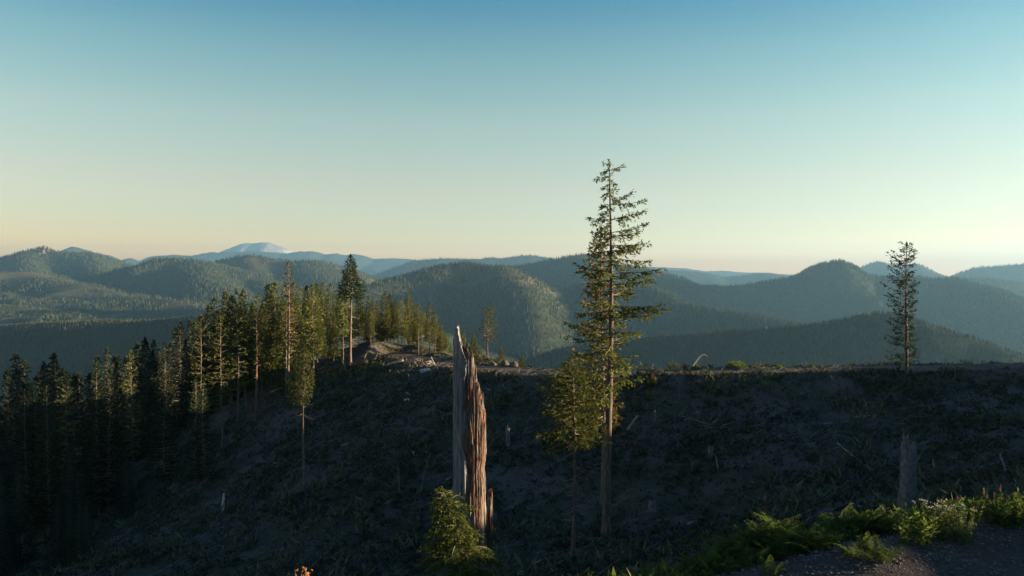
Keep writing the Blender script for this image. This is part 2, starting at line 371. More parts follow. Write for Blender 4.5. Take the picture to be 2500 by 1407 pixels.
# dirt road and gravel sheets
def sheet(name, cl, half, mat, lift=0.03, nseg=140, na=9):
    s = np.linspace(0, len(cl) - 1, nseg)
    cx = np.interp(s, np.arange(len(cl)), cl[:, 0]); cyy = np.interp(s, np.arange(len(cl)), cl[:, 1])
    tx, ty = np.gradient(cx), np.gradient(cyy); l = np.hypot(tx, ty); tx /= l; ty /= l
    off = np.linspace(-1, 1, na)[None, :] * half * (1 + 0.18 * fbm(s[:, None] * 2.1, np.zeros((nseg, 1)), 3, 4))
    xx = cx[:, None] + ty[:, None] * off; yy = cyy[:, None] - tx[:, None] * off
    zz = gz(xx, yy) + lift * (1 - (np.abs(np.linspace(-1, 1, na)[None, :]) ** 6) * 1.6)
    a, b2 = np.meshgrid(np.arange(nseg - 1), np.arange(na - 1), indexing='ij'); k = (a * na + b2).ravel()
    o = obj(name, mesh_np(name, np.stack([xx, yy, zz], -1).reshape(-1, 3), np.stack([k, k + na, k + na + 1, k + 1], 1), True, mat))
    return tag(o, kind='structure')
sheet('dirt_road', road_mid, 1.9, M['road'])

gx = np.arange(0.2, 22, 0.25); gy = np.arange(7.0, 17.5, 0.25); XX, YY = np.meshgrid(gx, gy, indexing='ij')
def land_edge(x): return np.interp(x, [0, 1.5, 3, 5.2, 9.2, 14, 22], [9.6, 10.6, 11.6, 12.5, 14.2, 15.6, 16.5])
inside = sstep(-0.5, 0.5, land_edge(XX) + fbm(XX / 1.1, YY / 1.1, 3, 21) * 0.5 - YY)
ZZ = gz(XX, YY) + 0.03 - 0.12 * (1 - inside) + fbm(XX * 3, YY * 3, 2, 2) * 0.012
a, b2 = np.meshgrid(np.arange(len(gx) - 1), np.arange(len(gy) - 1), indexing='ij'); k = (a * len(gy) + b2).ravel()
tag(obj('gravel_landing', mesh_np('gravel_landing', np.stack([XX, YY, ZZ], -1).reshape(-1, 3), np.stack([k, k + len(gy), k + len(gy) + 1, k + 1], 1), True, M['gravel'])), kind='structure')

# ------------------------------------------------------------------ far hills
def smax(a, b, k): return np.logaddexp(a / k, b / k) * k
def hill(name, lines, slope, r0, amp, nl, mat, res=260, trees=None, seed=1, pad=None, zmin=-460, mask=None, kind='structure', th=(17, 28), fine=0.0, crest_amp=0.0):
    """a ridge: crest and spur polylines (photo pixel + distance), falling away on both sides; with its own forest"""
    L = [np.array([P(*q) for q in ln]) for ln in lines]
    allp = np.vstack(L); pad = pad if pad is not None else (allp[:, 2].max() - zmin) / slope * 0.8
    x0, x1 = allp[:, 0].min() - pad, allp[:, 0].max() + pad; y0, y1 = max(250, allp[:, 1].min() - pad), allp[:, 1].max() + pad * 0.45
    rx = res; ry = max(60, int(res * (y1 - y0) / (x1 - x0))); ry = min(ry, res * 2)
    gx = np.linspace(x0, x1, rx); gy = np.linspace(y0, y1, ry); XX, YY = np.meshgrid(gx, gy, indexing='ij')
    wx = XX + fbm(XX / nl, YY / nl, 3, seed) * nl * 0.22; wy = YY + fbm(XX / nl, YY / nl, 3, seed + 50) * nl * 0.22
    H = None; RR = None
    for ln in L:
        r, z = polydist(XX, YY, ln); r2, z2 = polydist(wx, wy, ln)
        tw = sstep(0, nl * 0.8, r); z = z * (1 - tw) + z2 * tw; r = r * (1 - tw) + r2 * tw
        h = z - slope * (np.sqrt(r * r + r0 * r0) - r0) * (1 - 0.18 * sstep(0, 1500, r))
        H = h if H is None else smax(H, h, r0 * 0.12 + 4); RR = r if RR is None else np.minimum(RR, r)
    H = H + (fbm(XX / nl, YY / nl, 5, seed + 9, True) - 0.25) * amp * sstep(0, nl * 0.9, RR)
    if crest_amp: H = H + fbm(XX / (nl * 0.12), YY / (nl * 0.12), 3, seed + 31) * crest_amp
    H = np.maximum(H, zmin - 60)
    a, b2 = np.meshgrid(np.arange(rx - 1), np.arange(ry - 1), indexing='ij'); k = (a * ry + b2).ravel()
    o = obj(name, mesh_np(name, np.stack([XX, YY, H], -1).reshape(-1, 3), np.stack([k, k + ry, k + ry + 1, k + 1], 1), True, mat))
    tag(o, kind=kind)
    if trees:
        n, thr = trees
        r = np.random.default_rng(seed + 100)
        fx = r.uniform(0, rx - 1.001, n); fy = r.uniform(0, ry - 1.001, n)
        i = fx.astype(int); j = fy.astype(int); fx -= i; fy -= j
        z = (H[i, j] * (1 - fx) + H[i + 1, j] * fx) * (1 - fy) + (H[i, j + 1] * (1 - fx) + H[i + 1, j + 1] * fx) * fy
        x = gx[0] + (i + fx) * (gx[1] - gx[0]); y = gy[0] + (j + fy) * (gy[1] - gy[0])
        gyd = np.gradient(H, gy, axis=1)[i, j]; gxd = np.gradient(H, gx, axis=0)[i, j]
        dist = np.sqrt(x * x + y * y); face = (gxd * x + gyd * y) / dist - z / dist      # >0: faces the camera
        u = x / y * F + CU
        keep = (z > zmin + 5) & (face > -0.25) & (u > -180) & (u < 2680) & (y > 200)
        keep &= (z / y * F < -0.0 * y + 200)
        cut = fbm(x / nl * 1.3, y / nl * 1.3, 4, seed + 77)
        keep &= (cut < thr) | (r.random(n) < 0.06)
        if mask is not None: keep &= mask(x, y, z, u)
        x, y, z = x[keep], y[keep], z[keep]; n = len(x)
        # conifers as slim four-sided spires with a waist
        hh = r.uniform(th[0], th[1], n) * (0.85 + 0.3 * fbm(x / 90, y / 90, 2, seed + 5)); rad = hh * r.uniform(0.13, 0.20, n); ya = r.uniform(0, 6.28, n)
        ang = ya[:, None] + np.arange(4)[None, :] * math.pi / 2
        ring = np.stack([x[:, None] + rad[:, None] * np.cos(ang), y[:, None] + rad[:, None] * np.sin(ang), (z + hh * 0.06)[:, None] + 0 * ang], -1)
        tip = np.stack([x, y, z + hh], -1)[:, None, :]
        V = np.concatenate([ring, tip], 1).reshape(-1, 3); b5 = np.arange(n)[:, None] * 5
        T = np.stack([np.stack([b5[:, 0] + q, b5[:, 0] + (q + 1) % 4, b5[:, 0] + 4], 1) for q in range(4)], 1).reshape(-1, 3)
        fo = obj('forest', mesh_np('forest', V, T, False, M['far_tree']))
        tag(fo, 'dense conifer forest covering a far hill', 'forest', kind='stuff')
        return o, fo
    return o

def Ld(d, pts): return [(u, v, d) for u, v in pts]
# the centre hill, its right shoulder catching the sun
hill('hill', [[(820, 735, 2700), (891, 702, 2800), (930, 690, 2860), (984, 676, 2950), (1038, 659, 3000), (1077, 650, 3050), (1107, 645, 3080), (1143, 644, 3080), (1180, 650, 3060), (1230, 657, 3030)],
              [(1230, 657, 3030), (1262, 690, 2800), (1295, 745, 2500), (1310, 805, 2250), (1312, 860, 2060), (1315, 930, 1880)]],
     0.62, 60, 60, 420, M['hill_cut'], 300, (110000, 0.8), 11, pad=1150, th=(11, 19), zmin=-430, mask=lambda x, y, z, u: (u < 1235) | (np.random.default_rng(4).random(len(x)) < 0.5))
# ridge behind it to the right with a sunlit crest
hill('hill', [[(1150, 668, 4600), (1240, 654, 4500), (1280, 649, 4450), (1350, 635, 4400), (1391, 629, 4400), (1420, 626, 4400), (1437, 629, 4400), (1460, 640, 4350), (1510, 649, 4300), (1545, 652, 4200), (1600, 664, 4100), (1650, 678, 4000), (1700, 700, 3900)],
              [(1420, 626, 4400), (1470, 672, 3900), (1500, 700, 3500)]], 0.52, 70, 90, 600, M['hill'], 280, (80000, 0.75), 22, pad=1500, th=(14, 22))
hill('hill', [[(1440, 690, 3200), (1519, 712, 3000), (1589, 700, 2950), (1620, 718, 2850), (1664, 742, 2700), (1752, 759, 2500), (1840, 772, 2350), (1928, 792, 2200), (2000, 815, 2100)]],
     0.55, 45, 50, 420, M['hill'], 260, (70000, 0.8), 33, pad=900, th=(10, 16))
# right-hand ridge with the wooded knob
hill('hill', [[(1560, 705, 3800), (1708, 700, 3850), (1774, 700, 3900), (1840, 694, 3900), (1884, 687, 3900), (1928, 678, 3900), (1954, 670, 3900), (1972, 657, 3900), (2003, 645, 3900), (2047, 637, 3900), (2078, 647, 3900), (2104, 669, 3900), (2148, 678, 3900), (2236, 676, 3850), (2280, 681, 3800), (2333, 680, 3750), (2377, 696, 3650), (2412, 702, 3550), (2456, 724, 3400), (2500, 751, 3250), (2600, 800, 3000), (2750, 860, 2800)]],
     0.5, 50, 80, 600, M['hill'], 330, (130000, 0.85), 44, pad=1500, th=(13, 20))
# nearer dark ridge on the right
hill('hill', [[(1400, 850, 1750), (1600, 822, 1700), (1708, 817, 1660), (1840, 806, 1600), (1950, 799, 1550), (2016, 790, 1520), (2086, 777, 1500), (2148, 766, 1490), (2192, 773, 1470), (2236, 786, 1450), (2280, 799, 1430), (2368, 826, 1400), (2434, 848, 1370), (2500, 870, 1350), (2700, 940, 1300)]],
     0.55, 40, 40, 350, M['hill'], 300, (110000, 0.9), 55, pad=800, th=(6, 11))
# left: logged hills across the valley
hill('hill', [[(200, 690, 4700), (294, 657, 4700), (333, 651, 4700), (358, 641, 4700), (379, 634, 4700), (389, 631, 4700), (410, 633, 4700), (445, 634, 4700), (468, 637, 4700), (481, 641, 4650), (509, 647, 4600)],
              [(481, 641, 4650), (500, 670, 4200), (540, 705, 3800)]],
     0.42, 60, 100, 600, M['hill'], 280, (60000, 0.35), 66, pad=1500, th=(17, 26))
hill('hill', [[(480, 650, 5200), (509, 645, 5200), (538, 641, 5200), (558, 638, 5200), (579, 631, 5200), (609, 629, 5200), (640, 631, 5200), (701, 638, 5150), (739, 641, 5100), (791, 643, 5100), (821, 652, 5100), (843, 661, 5100), (875, 672, 5100), (916, 690, 5100), (960, 720, 5000)],
              [(609, 629, 5200), (640, 680, 4500), (700, 715, 4000)], [(760, 642, 5100), (800, 690, 4300)]],
     0.40, 80, 120, 650, M['hill_cut'], 280, (60000, 0.10), 77, pad=1500, th=(17, 26))
# rocky peak far left
hill('hill', [[(-260, 650, 6000), (-80, 632, 6000), (0, 629, 6000), (33, 629, 6000), (64, 616, 6000), (87, 608, 6000), (107, 604, 6000), (130, 613, 6000), (177, 617, 6000), (218, 618, 6000), (235, 627, 6000), (256, 640, 6000), (294, 655, 6000), (340, 670, 6000)],
              [(218, 618, 6000), (245, 655, 5500), (260, 690, 5000)], [(64, 616, 6000), (80, 660, 5300)]],
     0.45, 50, 110, 700, M['hill'], 280, (60000, 0.55), 88, pad=1700, th=(17, 26))
hill('hill', [[(-300, 655, 4300), (-100, 655, 4300), (0, 662, 4300), (60, 664, 4250), (130, 686, 4100), (200, 696, 4000), (240, 703, 3950), (300, 718, 3800), (400, 733, 3500), (480, 750, 3300)]],
     0.30, 80, 90, 500, M['hill_cut'], 280, (60000, 0.22), 99, pad=1300, th=(13, 21))
hill('hill', [[(-300, 752, 3300), (-60, 748, 3200), (60, 752, 3100), (120, 764, 3000), (260, 760, 2950), (400, 768, 2850), (520, 774, 2750), (640, 770, 2800)]],
     0.22, 70, 60, 380, M['hill_cut'], 240, (50000, 0.05), 111, pad=700, th=(10, 17))
hill('hill', [[(-400, 815, 1900), (-150, 806, 1900), (0, 797, 1850), (100, 791, 1830), (190, 787, 1800), (370, 785, 1750), (470, 778, 1700), (560, 765, 1700), (700, 752, 1750), (820, 748, 1800)]],
     0.40, 60, 30, 400, M['hill'], 280, (60000, 0.95), 122, pad=700, th=(6, 10))
# distant ridges, fading into the haze
hill('ridge', [Ld(9000, [(840, 700), (897, 678), (930, 667), (957, 657), (1006, 637), (1052, 634), (1079, 632), (1128, 633), (1177, 633), (1192, 629), (1223, 632), (1256, 627), (1292, 624), (1320, 627), (1348, 632), (1420, 645), (1520, 660)])], 0.4, 90, 160, 900, M['hill_far'], 260, (40000, 0.6), 133, pad=2500, th=(18, 30))
hill('ridge', [Ld(11800, [(100, 640), (146, 615), (177, 603), (205, 608), (230, 618), (264, 623), (294, 636), (340, 657), (380, 672)])], 0.42, 80, 160, 1200, M['hill_far'], 200, None, 144, pad=2500, crest_amp=10)
hill('ridge', [Ld(12600, [(240, 655), (280, 640), (320, 630), (345, 640), (400, 660)])], 0.4, 80, 160, 1200, M['hill_far'], 160, None, 155, pad=2500, crest_amp=10)
hill('ridge', [Ld(15000, [(290, 660), (340, 639), (363, 628), (420, 622), (468, 624), (512, 617), (557, 615), (592, 616), (614, 614), (671, 615), (701, 619), (728, 614), (766, 614), (794, 622), (821, 619), (848, 624), (864, 621), (889, 624), (913, 633), (957, 631), (998, 633), (1060, 644), (1150, 655)])], 0.42, 80, 200, 1300, M['hill_far'], 320, None, 166, pad=2800, crest_amp=14)
hill('volcano', [Ld(19000, [(470, 640), (530, 620), (558, 608), (572, 603), (585, 598), (600, 594), (620, 595), (640, 593), (660, 593.5), (675, 598), (690, 604), (710, 613), (760, 628), (830, 642)])], 0.5, 150, 260, 1500, M['volcano'], 240, None, 177, pad=2500, crest_amp=14)
hill('ridge', [Ld(14000, [(1480, 648), (1560, 652), (1620, 652), (1664, 655), (1730, 663), (1774, 662), (1822, 665), (1924, 670), (2000, 676)])], 0.4, 80, 200, 1300, M['hill_far'], 260, None, 188, pad=2500, crest_amp=12)
hill('ridge', [Ld(9000, [(1500, 660), (1560, 652), (1611, 660), (1673, 662), (1726, 667), (1774, 677), (1818, 672), (1866, 666), (1906, 672), (1960, 684), (2040, 695)])], 0.4, 90, 160, 900, M['hill_far'], 240, (30000, 0.6), 199, pad=2300, th=(16, 26))
hill('ridge', [Ld(7800, [(2000, 690), (2060, 668), (2095, 656), (2130, 643), (2148, 639), (2174, 648), (2236, 645), (2258, 654), (2280, 667), (2330, 685)])], 0.42, 70, 140, 800, M['hill_far'], 240, (30000, 0.6), 211, pad=2000, th=(17, 28))
hill('ridge', [Ld(7000, [(2280, 695), (2328, 676), (2350, 667), (2377, 656), (2412, 653), (2456, 650), (2500, 645), (2600, 640), (2750, 650)])], 0.4, 80, 140, 800, M['hill_far'], 220, (30000, 0.6), 222, pad=2000, th=(17, 28))
hill('ridge', [Ld(5200, [(2260, 700), (2346, 681), (2412, 683), (2500, 693), (2600, 700), (2750, 705)])], 0.42, 80, 120, 700, M['hill_far'], 220, (30000, 0.6), 233, pad=1600, th=(17, 28))

# sunlit mound of bulldozed dirt on the knoll
mc = P(900, 884, 88.5); n_r, n_t = 14, 40; R_, T_ = np.meshgrid(np.linspace(0, 1, n_r), np.linspace(0, 2 * math.pi, n_t, endpoint=False), indexing='ij'); mx_ = mc[0] + 3.2 * R_ * np.cos(T_); my_ = mc[1] + 2.6 * R_ * np.sin(T_)
mz_ = gz(mx_, my_) - 0.12 + 0.75 * (1 - sstep(0, 1, R_)) * (1 + .3 * fbm(mx_, my_, 3, 44)) + .05 * fbm(mx_ * 3, my_ * 3, 2, 45); i = np.arange(n_r - 1)[:, None]; j = np.arange(n_t)[None]
tag(obj('dirt_mound', mesh_np('dirt_mound', np.stack([mx_, my_, mz_], -1).reshape(-1, 3), np.stack([i * n_t + j, (i + 1) * n_t + j, (i + 1) * n_t + (j + 1) % n_t, i * n_t + (j + 1) % n_t], -1).reshape(-1, 4), True, M['road'])), kind='structure')
# bare rock on the far left peak
rq = np.random.default_rng(9); crag = []; cg_ = Geo()
for (u, v, w_, h_) in [(107, 602, 11, 5), (98, 606, 12, 6), (116, 607, 10, 6), (88, 613, 12, 8), (106, 614, 16, 11), (96, 622, 14, 10), (82, 624, 10, 7)]:
    p = P(u, v, 5960 - (v - 600) * 4); R = w_ / F * 6000 * 0.5; Hh = h_ / F * 6000; n = 9; th = np.linspace(0, 2 * math.pi, n, endpoint=False); rows = 5; t_ = np.linspace(0, 1, rows)[None]
    rad = R * (1.25 - 0.85 * t_) * rq.uniform(.6, 1.2, (n, rows)); V = np.stack([p[0] + rad * np.cos(th[:, None]), p[1] + rad * np.sin(th[:, None]), p[2] - Hh * 1.5 + Hh * 2.0 * t_ * rq.uniform(.85, 1.05, (n, rows))], -1).reshape(-1, 3); i = np.arange(n)[:, None]; j = np.arange(rows - 1)[None]
    Q = np.stack([i * rows + j, ((i + 1) % n) * rows + j, ((i + 1) % n) * rows + j + 1, i * rows + j + 1], -1).reshape(-1, 4); cg_.add(np.vstack([V, [[p[0], p[1], p[2] + Hh * .55]]]), Q, [[q * rows + rows - 1, ((q + 1) % n) * rows + rows - 1, n * rows] for q in range(n)])
tag(obj('rock_outcrop', cg_.mesh('rock_outcrop', M['rock'])), kind='structure')

# valley floor out to the horizon
gx = np.concatenate([-np.geomspace(24000, 200, 60), np.linspace(-150, 150, 7), np.geomspace(200, 24000, 60)]); gy = np.concatenate([np.linspace(-2000, 600, 20), np.geomspace(700, 23000, 110)])
XX, YY = np.meshgrid(gx, gy, indexing='ij'); ZZ = -440 + fbm(XX / 900, YY / 900, 5, 71) * 28
a, b2 = np.meshgrid(np.arange(len(gx) - 1), np.arange(len(gy) - 1), indexing='ij'); k = (a * len(gy) + b2).ravel()
tag(obj('valley_floor', mesh_np('valley_floor', np.stack([XX, YY, ZZ], -1).reshape(-1, 3), np.stack([k, k + len(gy), k + len(gy) + 1, k + 1], 1), True, M['hill'])), kind='structure')

# the air between
HAZE_D = 6.3e-5
m, t, out = new_mat('haze_air')
pv = N(t, 'ShaderNodeVolumePrincipled'); pv.inputs['Color'].default_value = (0.205, 0.41, 0.62, 1); pv.inputs['Density'].default_value = HAZE_D; pv.inputs['Anisotropy'].default_value = 0.3
t.links.new(pv.outputs[0], out.inputs['Volume'])
hx, hy0, hy1, hz0, hz1 = 24500, -4000, 23600, -530, 840
hv = [(sx * hx, yy, zz) for zz in (hz0, hz1) for yy in (hy0, hy1) for sx in (-1, 1)]
hz = obj('haze', mesh_np('haze', hv, np.array([[0, 2, 3, 1], [4, 5, 7, 6], [0, 1, 5, 4], [2, 6, 7, 3], [0, 4, 6, 2], [1, 3, 7, 5]]), False, m))
tag(hz, 'pale evening haze filling the valleys', 'haze', kind='stuff')

# ------------------------------------------------------------------ conifers
def unit(v): return v / (np.linalg.norm(v, axis=-1, keepdims=True) + 1e-9)

def spray(g, pts, r, leaf, lw, tw_len, tw_gap, start=0.15, dens=1.0, hang=0.25):
    """needle sprays on side twigs along one branch polyline"""
    pts = np.asarray(pts); seg = np.linalg.norm(np.diff(pts, axis=0), axis=1); L = seg.sum()
    n = max(2, int(L * (1 - start) / tw_gap)); s = np.sort(r.uniform(start, 1.0, n)); cum = np.concatenate([[0], np.cumsum(seg)]) / L
    base = np.stack([np.interp(s, cum, pts[:, k]) for k in range(3)], 1)
    idx = np.clip(np.searchsorted(cum, s) - 1, 0, len(seg) - 1); d = unit(np.diff(pts, axis=0))[idx]
    side = unit(np.cross(d, np.array([0, 0, 1.0]))) * np.where(r.random(n) < 0.5, 1, -1)[:, None]
    tl = tw_len * (1.05 - 0.65 * s) * r.uniform(0.5, 1.15, n); tl = np.minimum(tl, L * 0.6 + 0.1)
    td = unit(d * r.uniform(0.35, 0.9, n)[:, None] + side * r.uniform(0.5, 1.0, n)[:, None] + np.stack([0 * s, 0 * s, r.normal(-hang, 0.22, n)], 1))
    # leaves along every twig and along the branch itself
    m = np.maximum(2, (tl / leaf * 2.6 * dens).astype(int)); tot = int(m.sum()); k = np.repeat(np.arange(n), m)
    f = r.random(tot)
    p = base[k] + td[k] * (tl[k] * f)[:, None] + np.stack([0 * f, 0 * f, -hang * 0.5 * tl[k] * f * f], 1)
    sd2 = unit(np.cross(td[k], np.array([0, 0, 1.0]) + r.normal(0, 0.5, (tot, 3)))) * np.where(r.random(tot) < 0.5, 1, -1)[:, None]
    ld = unit(td[k] * 0.8 + sd2 * r.uniform(0.2, 0.9, tot)[:, None] + r.normal(0, 0.18, (tot, 3)))
    g.kites(p, ld, leaf * r.uniform(0.6, 1.25, tot), lw * r.uniform(0.7, 1.3, tot), r=r)
    q = max(3, int(L / leaf * 1.6 * dens)); s2 = r.uniform(start, 1, q)
    p2 = np.stack([np.interp(s2, cum, pts[:, k]) for k in range(3)], 1); i2 = np.clip(np.searchsorted(cum, s2) - 1, 0, len(seg) - 1)
    ld2 = unit(unit(np.diff(pts, axis=0))[i2] + r.normal(0, 0.5, (q, 3)))
    g.kites(p2, ld2, leaf * r.uniform(0.6, 1.2, q), lw, r=r)
    return base, td, tl

def branch_path(b, az, L, e0, droop, up, r, n=6):
    s = np.linspace(0, 1, n); d = np.array([math.cos(az), math.sin(az), 0])
    wob = np.array([-math.sin(az), math.cos(az), 0]) * r.normal(0, 0.05)
    P_ = b + d * (L * s)[:, None] + wob * (L * s * s)[:, None]
    P_[:, 2] += L * (e0 * s + droop * s * s + up * s ** 4)
    return P_

def conifer(seed, H, r0, cb, R, prof, nb, leaf=0.3, lw=0.05, tw_len=0.8, tw_gap=0.2, dens=1.0, e_lo=-0.15, e_hi=0.6, droop=-0.15, up=0.15,
            dead=0, dead_zone=(0.15, 0.5), dead_len=1.2, jit=0.35, bias=None, explicit=None, parts=None, needle='needle', bark='bark', lean=0.0, sides=9, hang=0.25, gaps=0.0, top_tuft=True):
    r = np.random.default_rng(seed)
    tg, lg, cg = Geo(), Geo(), Geo()
    zz = np.concatenate([[-0.6], np.linspace(0, H, 26)]); bend = lambda z: np.stack([lean * (z / H) ** 2 * H + 0.006 * H * np.sin(z / H * 5 + seed), 0.005 * H * np.cos(z / H * 4 + seed)], -1)
    rad = r0 * (np.clip(1 - zz / H, 0, 1) ** 0.85) * (1 + 0.35 * np.exp(-np.clip(zz, 0, None) / (r0 * 3))) + 0.012
    rad = rad * (1 + r.normal(0, 0.03, len(zz)))
    tg.tube(np.concatenate([bend(np.clip(zz, 0, None)), zz[:, None]], 1), rad, sides)
    def trad(z): return r0 * max(0.0, 1 - z / H) ** 0.85 + 0.012
    az = r.uniform(0, 6.28); B = []
    for i in range(nb):
        tt = (i + r.random()) / nb
        az += 2.4 + r.normal(0, 0.4)
        if gaps and r.random() < gaps: continue
        L = R * prof(tt) * r.uniform(1 - jit, 1 + jit * 0.6)
        if bias is not None: L *= 1 + bias[1] * math.cos(az - bias[0])
        z = H * (cb + (0.985 - cb) * tt); e0 = e_lo + (e_hi - e_lo) * tt + r.normal(0, 0.06)
        B.append((z, az, max(0.12, L), e0, droop * (1 - 0.6 * tt), up, 0.12 if L < 0.8 else 0.18))
    for b_ in (explicit or []): B.append(b_)
    for (z, a, L, e0, dr, up_, st) in B:
        c = bend(np.array([z]))[0]; p0 = np.array([c[0], c[1], z])
        pth = branch_path(p0, a, L, e0, dr, up_, r)
        lg.tube(pth, np.linspace(max(0.008, min(trad(z) * 0.4, 0.012 + 0.014 * L)), 0.004, len(pth)), 4, False)
        spray(cg, pth, r, leaf, lw, min(tw_len, 0.25 + 0.42 * L), tw_gap, st, dens, hang)
    PB = []
    for (z, a, L, e0, dr, up_, st) in (parts or []):
        c = bend(np.array([z]))[0]; pth = branch_path(np.array([0, 0, 0.0]), a, L, e0, dr, up_, r); bl, bc = Geo(), Geo()
        bl.tube(pth, np.linspace(max(0.010, min(trad(z) * 0.4, 0.014 + 0.015 * L)), 0.005, len(pth)), 5, False)
        spray(bc, pth, r, leaf, lw, min(tw_len, 0.25 + 0.42 * L), tw_gap, st, dens, hang)
        PB.append(((c[0], c[1], z), bl.mesh('branch', M['limb'], True), bc.mesh('needles', M[needle])))
    for i in range(dead):
        z = H * r.uniform(*dead_zone); a = r.uniform(0, 6.28); L = dead_len * r.uniform(0.3, 1.1); c = bend(np.array([z]))[0]
        pth = branch_path(np.array([c[0], c[1], z]), a, L, r.uniform(-0.35, 0.15), -0.25, r.uniform(0.1, 0.6), r, 6)
        lg.tube(pth, np.linspace(0.022, 0.005, 6), 4, False)
        for q in range(3):
            s = r.uniform(0.4, 0.9); p0 = pth[int(s * 5)]; a2 = a + r.choice([-1, 1]) * r.uniform(0.4, 1.0)
            lg.tube(branch_path(p0, a2, L * 0.35 * r.uniform(0.5, 1), -0.1, -0.2, 0.2, r, 4), np.linspace(0.01, 0.003, 4), 3, False)
    if top_tuft:
        n = 40; z = H * r.uniform(0.965, 1.0, n); c = bend(z); d = unit(np.stack([r.normal(0, 0.6, n), r.normal(0, 0.6, n), r.uniform(0.3, 1.2, n)], 1))
        cg.kites(np.concatenate([c, z[:, None]], 1), d, leaf * 0.8, lw, r=r)
    return {'trunk': tg.mesh('trunk', M[bark], True), 'limbs': lg.mesh('limbs', M['limb'], True), 'crown': cg.mesh('crown', M[needle]), 'H': H, 'parts': PB}

def plant(proto, base, H, label, name='conifer', group=None, rz=0.0, sink=0.1, tilt=0.0, cat='tree'):
    s = H / proto['H']; e = empty(name, (base[0], base[1], base[2] - sink), rz, s)
    if tilt: e.rotation_euler = (0, tilt, rz)
    tag(e, label, cat, group)
    for k in ('trunk', 'limbs', 'crown'):
        o = obj(k, proto[k], e)
        if k != 'trunk': o['kind'] = 'stuff'
    for (pp, bm_, cm_) in proto['parts']:
        o = obj('branch', bm_, e, pp); obj('needles', cm_, o)['kind'] = 'stuff'
    return e

cone = lambda t: (1 - t) ** 0.85 * 0.94 + 0.04
column = lambda t: min(1, 0.65 + t * 1.2) * (1 - t) ** 0.55 + 0.05
egg = lambda t: math.sin(math.pi * min(1, 0.18 + 0.82 * t)) ** 0.7 * (1 - 0.5 * t) + 0.08

# prototypes
bushy = [conifer(200 + k, 14, 0.12, 0.12 + 0.05 * k, (2.0, 2.3, 1.7, 2.0)[k], cone if k != 2 else column, 170, 0.38, 0.075, 1.0, 0.14, 1.5, dead=10, dead_zone=(0.03, 0.25), dead_len=1.6) for k in range(4)]
pole = [conifer(300 + k, 14, 0.115, 0.34 + 0.08 * k, 1.75, column, 110, 0.34, 0.064, 0.8, 0.14, 1.3, dead=26, dead_zone=(0.12, 0.55), dead_len=1.5, gaps=0.1) for k in range(3)]
thin = [conifer(400 + k, 14, 0.095, 0.30, 1.35, column, 90, 0.30, 0.055, 0.6, 0.14, 1.2, dead=20, dead_zone=(0.1, 0.5), dead_len=1.0, gaps=0.25) for k in range(3)]
young = [conifer(500 + k, 6, 0.06, 0.10, 1.45, cone, 120, 0.22, 0.045, 0.65, 0.09, 1.4, e_lo=0.0, e_hi=0.7) for k in range(3)]
spire = [conifer(550 + k, 14, 0.10, 0.08, 2.0, cone, 150, 0.28, 0.052, 0.75, 0.11, 1.3, e_lo=0.0, e_hi=0.7, needle='needle_dark') for k in range(2)]  # needles darkened so the left slope's shade sits in the colour
dark = [conifer(600 + k, 16, 0.14, 0.06, 2.7, lambda t: (1 - t) ** 0.95 * 0.95 + 0.03, 190, 0.34, 0.075, 1.1, 0.15, 1.2, needle='needle_shade', bark='bark_dark') for k in range(3)]  # needle and bark colours lowered to paint in the forest's shade

def stand(u, vtop, d, proto, label, name='conifer', group=None, vbase=None, rz=None, tilt=0.0):
    """a tree whose tip is at a photo pixel, rooted on the near ground (or at vbase)"""
    tip = P(u, vtop, d); z0 = float(gz(tip[0], tip[1])) if vbase is None else P(u, vbase, d)[2]
    return plant(proto, (tip[0], tip[1], z0), tip[2] - z0 + 0.1, label, name, group, random.uniform(0, 6.28) if rz is None else rz, tilt=tilt)

# --- the tall fir in the middle, branch by branch
D = 42.0; base = np.array([P(1486, 1340, D)[0], D, 0]); base[2] = float(gz(base[0], D)); top = P(1489, 390, D); Hm = top[2] - base[2]
def zb(v, d=D): return P(0, v, d)[2] - base[2]
def ebr(vs, ut, vt, off=0.0, st=0.2, sag=0.0, trunk=1489):
    """branch leaving the trunk at height vs with its tip seen at (ut, vt)"""
    dx = (ut - trunk) / F * D; z0 = zb(vs); dz = zb(vt) - z0; a = (0 if dx > 0 else math.pi) + off
    L = abs(dx) / max(0.3, abs(math.cos(off))); e = dz / L
    return (z0, a, L, e - sag * 0.6 - 0.0, sag * -0.2, sag * 0.8, st)
RB = [(418, 1521, 402, .3), (440, 1507, 452, -.4), (500, 1548, 462, .2), (500, 1571, 490, -.2), (537, 1537, 519, .5), (538, 1575, 512, -.15), (569, 1582, 541, .25), (578, 1550, 567, -.5), (599, 1582, 592, .1), (604, 1570, 588, .6), (612, 1555, 606, -.6), (630, 1582, 636, -.2), (667, 1619, 653, .15), (674, 1560, 676, -.7), (696, 1585, 680, -.3), (720, 1545, 716, .6), (747, 1612, 742, -.1), (749, 1634, 752, .05), (757, 1585, 768, -.5), (772, 1535, 764, .8), (805, 1530, 812, -.4), (840, 1522, 838, .5), (880, 1512, 878, .3)]
